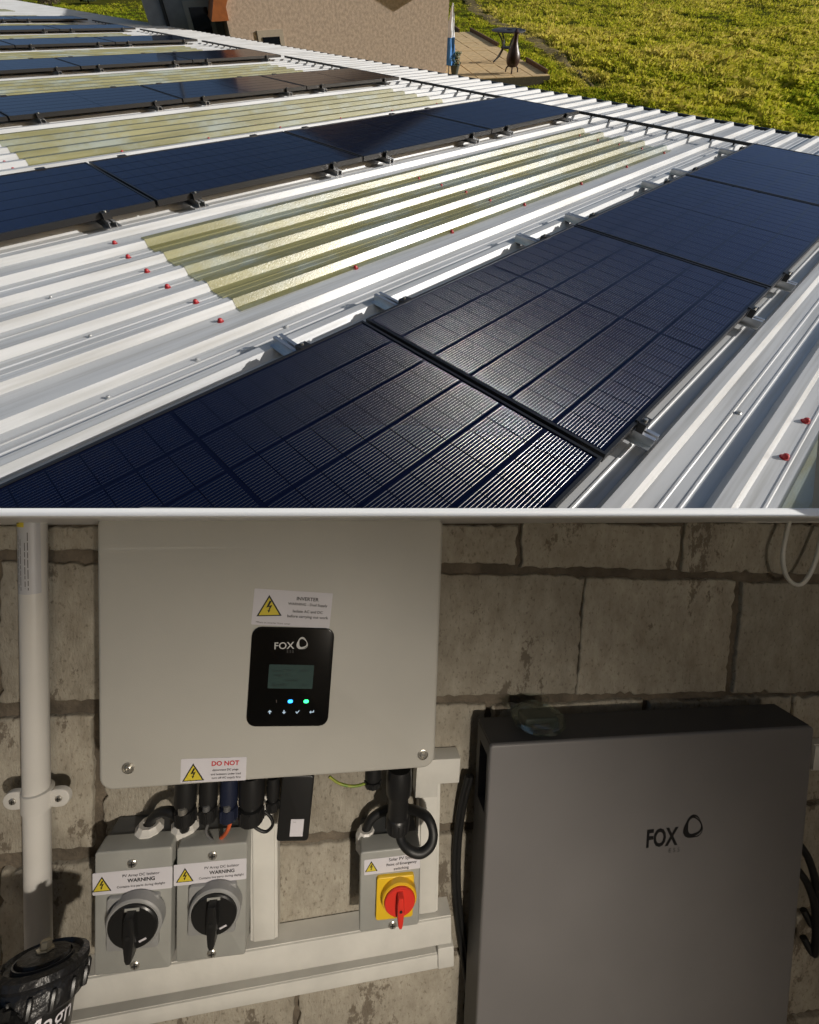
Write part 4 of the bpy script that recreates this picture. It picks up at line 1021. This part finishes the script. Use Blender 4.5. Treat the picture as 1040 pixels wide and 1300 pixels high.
# AC connector and its looping cable
ap = on_y(507, 985, 0.632); r = 16 * 0.632 / F; k_ = 0.632 / F
ac = thing('power_connector', 'large black round connector hanging under the inverter', 'connector', loc=ap)
MB().lathe([(r * .55, -78 * k_), (r * .95, -74 * k_), (r * .98, -58 * k_), (r * .86, -55 * k_)], n=26).build('clamp_nut', BLACKP, ac)
MB().lathe([(r * .86, -56 * k_), (r * .84, -26 * k_), (r * .9, -24 * k_)], n=26).build('barrel', BLACKP, ac)
MB().lathe([(r * 1.02, -24 * k_), (r * 1.06, -20 * k_), (r * 1.06, 2 * k_), (r * .95, 12 * k_)], n=26).build('collar', BLACKP, ac)
for k in range(12):
    a = k * math.pi / 6; MB().box(-.0009, .0009, -.0009, .0009, -72 * k_, -59 * k_).build('grip_rib', BLACKP, ac, (r * .985 * math.cos(a), r * .985 * math.sin(a), 0), smooth=False)
cable('cable', 'thick black cable looping from the round connector to the red-dial isolator', [(507, 1052, .632), (510, 1068, .622), (521, 1080, .612), (535, 1083, .610), (547, 1073, .612), (550, 1056, .618), (543, 1038, .630), (527, 1029, .650), (505, 1026, .668), (484, 1031, .672), (470, 1042, .672), (464, 1058, .672)], 6.3, BLACKR)

# ---------------- trunking
def trunk(label, TL, TR, BR, BL, depth, lid=True, vertical=False, name='cable_trunking'):
    fr_ = Front(TL, TR, BR, BL, WY - depth); t_ = thing(name, label, 'trunking', loc=fr_.c, rot=fr_.rot())
    MB().slab(rrect(fr_.w, fr_.h, .0012, 2), .003, depth - .001, 0).build('channel', WHITEP, t_)
    if lid:
        if vertical: MB().slab(rrect(fr_.w * .80, fr_.h - .001, .001, 2), 0, .0035, .0012, 2).build('lid', WHITEP, t_)
        else: MB().slab(rrect(fr_.w - .001, fr_.h * .93, .001, 2), 0, .0035, .0012, 2).build('lid', WHITEP, t_)
    return t_
TD = 0.034
trunk('white upper horizontal trunking running behind the isolators to the battery', (40, 1255), (574, 1163), (573, 1199.5), (40, 1293.5), TD)
trunk('white lower horizontal trunking below a shadow gap', (40, 1310), (566, 1209), (567, 1229), (40, 1330), .026)
tcp = Front((556, 1205), (576, 1202), (577, 1227), (557, 1231), WY - .030)
e_ = thing('trunking_end_cap', 'white end cap closing the lower trunking beside the battery', 'end cap', loc=tcp.c, rot=tcp.rot())
MB().slab(rrect(tcp.w, tcp.h, .0015, 2), 0, .029, .001).build('cap', WHITEP, e_)
trunk('white upright trunking between the black-dial isolator and the bare blocks', (316, 1000), (351, 998), (353, 1192), (318, 1198), .030, True, True)
trunk('white upright trunking behind the red-dial isolator', (531, 996), (559, 994), (557, 1158), (531, 1162), .026, True, True)
fe = Front((529, 966), (584, 963), (584, 994), (529, 997), WY - .029)
el_ = thing('trunking_elbow', 'white trunking elbow turning behind the battery top', 'trunking', loc=fe.c, rot=fe.rot())
w_, h_ = fe.w, fe.h
MB().slab([(-w_ / 2, -h_ / 2 - .022), (-w_ / 2 + .036, -h_ / 2 - .022), (-w_ / 2 + .036, -h_ / 2), (w_ / 2, -h_ / 2), (w_ / 2, h_ / 2), (-w_ / 2, h_ / 2)], 0, .028, .0012, 2).build('elbow_cover', WHITEP, el_)
trunk('short white trunking tucked under the sill above the cable loop', (944, 654), (1090, 654), (1090, 664), (944, 664), .02)

# ---------------- waste pipe with clip and sticker
PYP = 0.664; pr0 = 13.6 * PYP / F
pt, pb = on_y(41.5, 655, PYP), on_y(53, 1275, PYP)
pipe = thing('white_pipe', 'upright white plastic pipe at the edge of the block wall', 'pipe', loc=pb)
top = pt - pb
MB().tube([(0, 0, -.5), tuple(top)], pr0, 28, 1).build('tube', PIPEW, pipe)
def wrap(name, t0, t1, a0, a1, m, dr, parent, n=14):
    vs = []
    for t_ in (t0, t1):
        c = top * t_
        for i in range(n + 1):
            a = math.radians(a0 + (a1 - a0) * i / n); vs.append((c.x + (pr0 + dr) * math.sin(a), c.y - (pr0 + dr) * math.cos(a), c.z))
    return MB().poly(vs, [(i, i + 1, n + 2 + i, n + 1 + i) for i in range(n)]).build(name, m, parent)
tf = lambda v: (1275 - v) / (1275 - 655)
lb = wrap('pipe_label', tf(745), tf(654), -88, 60, mat('pale_label_film', (.52, .52, .54), .4, noise=.06, nscale=30), .0004, pipe)
wrap('label_warning', tf(666), tf(655), -62, -2, YELLOW, .0007, lb, 6); wrap('label_mark', tf(662), tf(656), -50, -25, INK, .0010, lb, 3)
for a_, v0, v1 in ((-62, 702, 742), (-35, 676, 740), (-22, 680, 742), (-2, 684, 738), (10, 672, 740)):
    k = v0
    while k < v1:
        e = min(v1, k + random.uniform(4, 11)); wrap('label_print', tf(e), tf(k), a_, a_ + (7 if a_ == -62 else 3.2), INK if a_ == -62 else GREYINK, .0007, lb, 1); k = e + random.uniform(1.2, 2.5)
cp = on_y(49, 1003, PYP)
clip = thing('pipe_clip', 'white saddle clip screwed over the upright white pipe', 'pipe clip', loc=cp)
c0 = pb + top * tf(1003) - cp
MB().lathe([(pr0 + .0004, -.014), (pr0 + .003, -.013), (pr0 + .003, .013), (pr0 + .0004, .014)], tuple(c0), n=32).build('strap', PIPEW, clip)
for sx_, ang_ in ((-1, 0), (1, 0)):
    ctr = (c0.x + sx_ * (pr0 + .011), c0.z)
    MB().slab(rrect(.030, .026, .0125, 6, *ctr), -.004, .004, .0015).build('ear', PIPEW, clip)
    cross_screw(clip, ctr[0] + sx_ * .002, ctr[1], .0045, -.004)

# ---------------- black canister with moulded lid at the pipe's foot
CY = 0.535; cc = on_y(54, 1224, CY); cr_ = 47 * CY / F
can = thing('filter_canister', 'black magnetic filter canister with a round lid and brass vent', 'canister', loc=cc, rot=(-.46, 0, .10))
MB().lathe([(cr_ * .84, -.30), (cr_ * .84, -.034), (cr_ * .88, -.030)], n=40).build('body', BLACKP, can)
MB().lathe([(cr_ * .90, -.032), (cr_ * 1.0, -.028), (cr_ * 1.04, -.020), (cr_ * 1.04, -.012), (cr_ * 1.0, -.008), (cr_ * .97, -.006), (cr_ * 1.03, -.002), (cr_ * 1.0, .004), (cr_ * .86, .007), (cr_ * .80, .003), (cr_ * .60, .003), (cr_ * .56, .009), (cr_ * .30, .012), (.001, .0125)], n=48).build('lid', mat('glossy_black_plastic', (.014, .014, .015), .36, noise=.5, nscale=30, bump=.5, bscale=60), can)
for k in range(14):
    a = k * math.tau / 14; MB().lathe([(.0030, -.026), (.0036, -.022), (.0036, -.012), (.002, -.009)], (cr_ * 1.04 * math.cos(a), cr_ * 1.04 * math.sin(a), 0), n=8).build('lid_lug', BLACKP, can)
BRASS = mat('dull_brass', (.40, .37, .30), .3, metal=.9)
vnt = MB().lathe([(.0095, .011), (.0095, .014), (.0060, .0145), (.0060, .020), (.005, .0215), (.001, .0217)], n=6).build('vent_valve', BRASS, can, sharp=20)
MB().lathe([(cr_ * .62, .0032), (cr_ * .66, .0032), (cr_ * .66, .0062), (cr_ * .62, .0062), (cr_ * .62, .0032)], n=40, cap=False).build('raised_ring', mat('dark_grey_rim', (.06, .06, .06), .35), can)
def curved_text(s_, rad, a_c, width, z, m, parent, dr=.0006):
    bpy.data.objects.remove(text_part('Magn', .05, INK, parent, 0, 0))           # fills the glyph cache
    co, fs = _txt[('Magn', 0.0)]
    x0, x1 = co[:, 0].min(), co[:, 0].max(); sc = width / (x1 - x0)
    vs = [((rad + dr) * math.sin(a_c + (p[0] - (x0 + x1) / 2) * sc / rad), -(rad + dr) * math.cos(a_c + (p[0] - (x0 + x1) / 2) * sc / rad), z + p[1] * sc) for p in co]
    return MB().poly(vs, fs).build('lettering', m, parent, smooth=False)
curved_text('Magn', cr_ * .84, .80, .050, -.048, STICKER, can)

# crumpled black plastic lump beside the canister
def crumple(name, label, centre, rad, m, cat, squash=.7, n=14, amp=.22, seed=3):
    rg = random.Random(seed); vs = []; nu, nv = 26, 14
    ph = [(rg.uniform(2, 6), rg.uniform(2, 6), rg.uniform(0, 6)) for _ in range(6)]
    for j in range(nv + 1):
        th = math.pi * j / nv
        for i in range(nu):
            a = 2 * math.pi * i / nu; d = 1 + sum(amp / 2.2 * abs(math.sin(p * th + q * a * .5 + r_)) - amp / 4 for p, q, r_ in ph[:4]) + rg.uniform(-amp, amp) * .28
            vs.append((rad * d * math.sin(th) * math.cos(a), rad * d * math.sin(th) * math.sin(a), rad * squash * d * math.cos(th)))
    fs = [(j * nu + i, j * nu + (i + 1) % nu, (j + 1) * nu + (i + 1) % nu, (j + 1) * nu + i) for j in range(nv) for i in range(nu)]
    o = MB().poly(vs, fs).build(name, m, None, centre, sharp=18); return tag(o, label, cat)
crumple('plastic_wrap', 'crumpled shiny black plastic wrap beside the canister', on_y(-22, 1334, .47), .032, mat('black_film', (.012, .012, .012), .16), 'plastic wrap', .8)

# ---------------- battery cabinet
BY = 0.610; BD = 0.066
bl_ = on_y(622, 945, BY); d_ = ray(1037, 925); br_ = EYE + d_ * ((bl_.z - EYE.z) / d_.z)
bw = math.hypot(br_.x - bl_.x, br_.y - bl_.y); byaw = math.atan2(br_.y - bl_.y, br_.x - bl_.x) + .012
bt = thing('battery_cabinet', 'tall graphite battery cabinet with dark logo standing against the block wall', 'battery', loc=((bl_.x + br_.x) / 2, (bl_.y + br_.y) / 2, 0.0), rot=(0, 0, byaw))
bh = bl_.z
MB().slab(rrect(bw, bh - .03, .006, 4, 0, bh / 2 + .015), 0, .006, .003, 3).build('front_cover', BATT, bt)
# body: side with a recess for the plugs
bx0, bx1 = -bw / 2 + .0015, bw / 2 - .0015
rz0, rz1, ry0, ry1 = bh - .118, bh - .026, .016, .052
mb = MB()
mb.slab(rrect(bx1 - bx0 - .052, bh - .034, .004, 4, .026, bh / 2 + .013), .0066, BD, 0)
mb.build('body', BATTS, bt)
sd = MB()
for y0, y1, z0, z1 in ((.0066, BD, .03, rz0), (.0066, BD, rz1, bh - .004), (.0066, ry0, rz0, rz1), (ry1, BD, rz0, rz1)): sd.box(bx0, bx0 + .0525, y0, y1, z0, z1)
sd.build('side_housing', BATTS, bt, smooth=False)
MB().box(bx0 + .046, bx0 + .052, ry0, ry1, rz0, rz1).build('recess_back', mat('recess_black', (.004, .004, .004), .6), bt, smooth=False)
MB().tube([(bx0 + .046, .034, rz1 - .022), (bx0 + .02, .034, rz1 - .024)], .007, 10, 1).build('plug', mat('clear_grey_plug', (.25, .25, .24), .4), bt)
MB().tube([(bx0 + .02, .034, rz1 - .024), (bx0 + .012, .034, rz1 - .04), (bx0 + .02, .036, rz0 + .01)], .005, 8).build('plug_lead', BLACKR, bt)
MB().box(-bw / 2 + .01, bw / 2 - .01, .01, BD - .008, 0, .03).build('plinth', BATTS, bt, smooth=False)
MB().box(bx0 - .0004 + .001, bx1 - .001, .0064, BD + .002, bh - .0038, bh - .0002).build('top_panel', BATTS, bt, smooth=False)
cs, sn = math.cos(byaw), math.sin(byaw)
bc = Vector(((bl_.x + br_.x) / 2, (bl_.y + br_.y) / 2, 0))
def batt_loc(u, v):
    n_ = Vector((-sn, cs, 0)); p = on_plane(u, v, bc, n_) - bc; return (p.x * cs + p.y * sn, p.z)
LOGOD = mat('logo_black', (.012, .012, .013), .3)
(x0, z0), (x1, z1) = batt_loc(821, 1065), batt_loc(861, 1061)
text_part('FOX', (x1 - x0), LOGOD, bt, (x0 + x1) / 2, (z0 + z1) / 2, -.0004, bold=.03, roll=math.atan2(z1 - z0, x1 - x0) * .5, height=.031, name='logo_lettering')
x, z = batt_loc(880, 1050); ring_logo(bt, x, z, .0165, LOGOD, -.0004)
x, z = batt_loc(856, 1079); text_part('E S S', .019, mat('faint_logo', (.05, .048, .046), .4), bt, x, z, -.0004, name='logo_subtext')

# small wrapped part lying on the battery
FILM = bpy.data.materials.new('clear_film'); FILM.use_nodes = True
_t = FILM.node_tree; _g = _t.nodes.new('ShaderNodeBsdfGlossy'); _g.inputs[1].default_value = .28; _g.inputs[0].default_value = (.8, .85, .8, 1)
_p = _t.nodes.new('ShaderNodeBsdfTransparent'); _p.inputs[0].default_value = (.86, .90, .86, 1); _m = _t.nodes.new('ShaderNodeMixShader'); _m.inputs[0].default_value = .15
_t.links.new(_p.outputs[0], _m.inputs[1]); _t.links.new(_g.outputs[0], _m.inputs[2]); _t.links.new(_m.outputs[0], _t.nodes['Material Output'].inputs[0])
def top_pt(u, v):
    d = ray(u, v); return EYE + d * ((bh - EYE.z) / d.z)
pc_ = top_pt(683, 921)
pk = thing('wrapped_part', 'small dark part in a clear plastic bag lying on the battery', 'packet', loc=pc_)
MB().slab(rrect(.056, .019, .005, 4, 0, .0105), -.014, .014, .003).build('dark_part', mat('dark_green_plastic', (.012, .02, .018), .35), pk)
MB().box(-.018, .012, -.0155, -.0145, .005, .012).build('part_slot', INK, pk, smooth=False)
b2 = crumple('bag', 'x', (0, 0, 0), .040, FILM, 'x', .34, amp=.16, seed=9); b2.parent = pk; b2.location = (0, 0, .0125)
for k_ in ('label', 'category'): del b2[k_]

# ---------------- cables round the battery
cable('white_cable', 'white cable hanging in a loop below the sill', [(1004, 655, .685), (998, 680, .675), (994, 706, .67), (998, 730, .67), (1010, 742, .67), (1022, 738, .67), (1034, 716, .672), (1042, 684, .68), (1046, 655, .69)], 3.0, WHITEP)
for i, (du, lab) in enumerate(((0, 'black cable running down the gap beside the trunking, nearest the wall blocks'), (5, 'black cable running down the gap beside the trunking, nearest the battery'))):
    cable('cable', lab, [(594 + du, 985, .680), (586 + du, 1015, .684), (579 + du, 1060, .690), (577 + du, 1110, .692), (580 + du, 1160, .692), (590 + du, 1230, .692), (604, 1320, .692)], 3.6, BLACKR)
for i, (v, lab) in enumerate(((1095, 'upper black cable bowed out from the battery side'), (1130, 'lower black cable bowed out from the battery side'))):
    cable('cable', lab, [(1010, v - 30, .66), (1026, v - 6, .655), (1036, v + 30, .655), (1034, v + 80, .66), (1020, v + 60, .672)], 5.5, BLACKR)
trunk('short white trunking stub beside the battery top corner', (1034, 946), (1075, 945), (1075, 978), (1034, 980), .02)
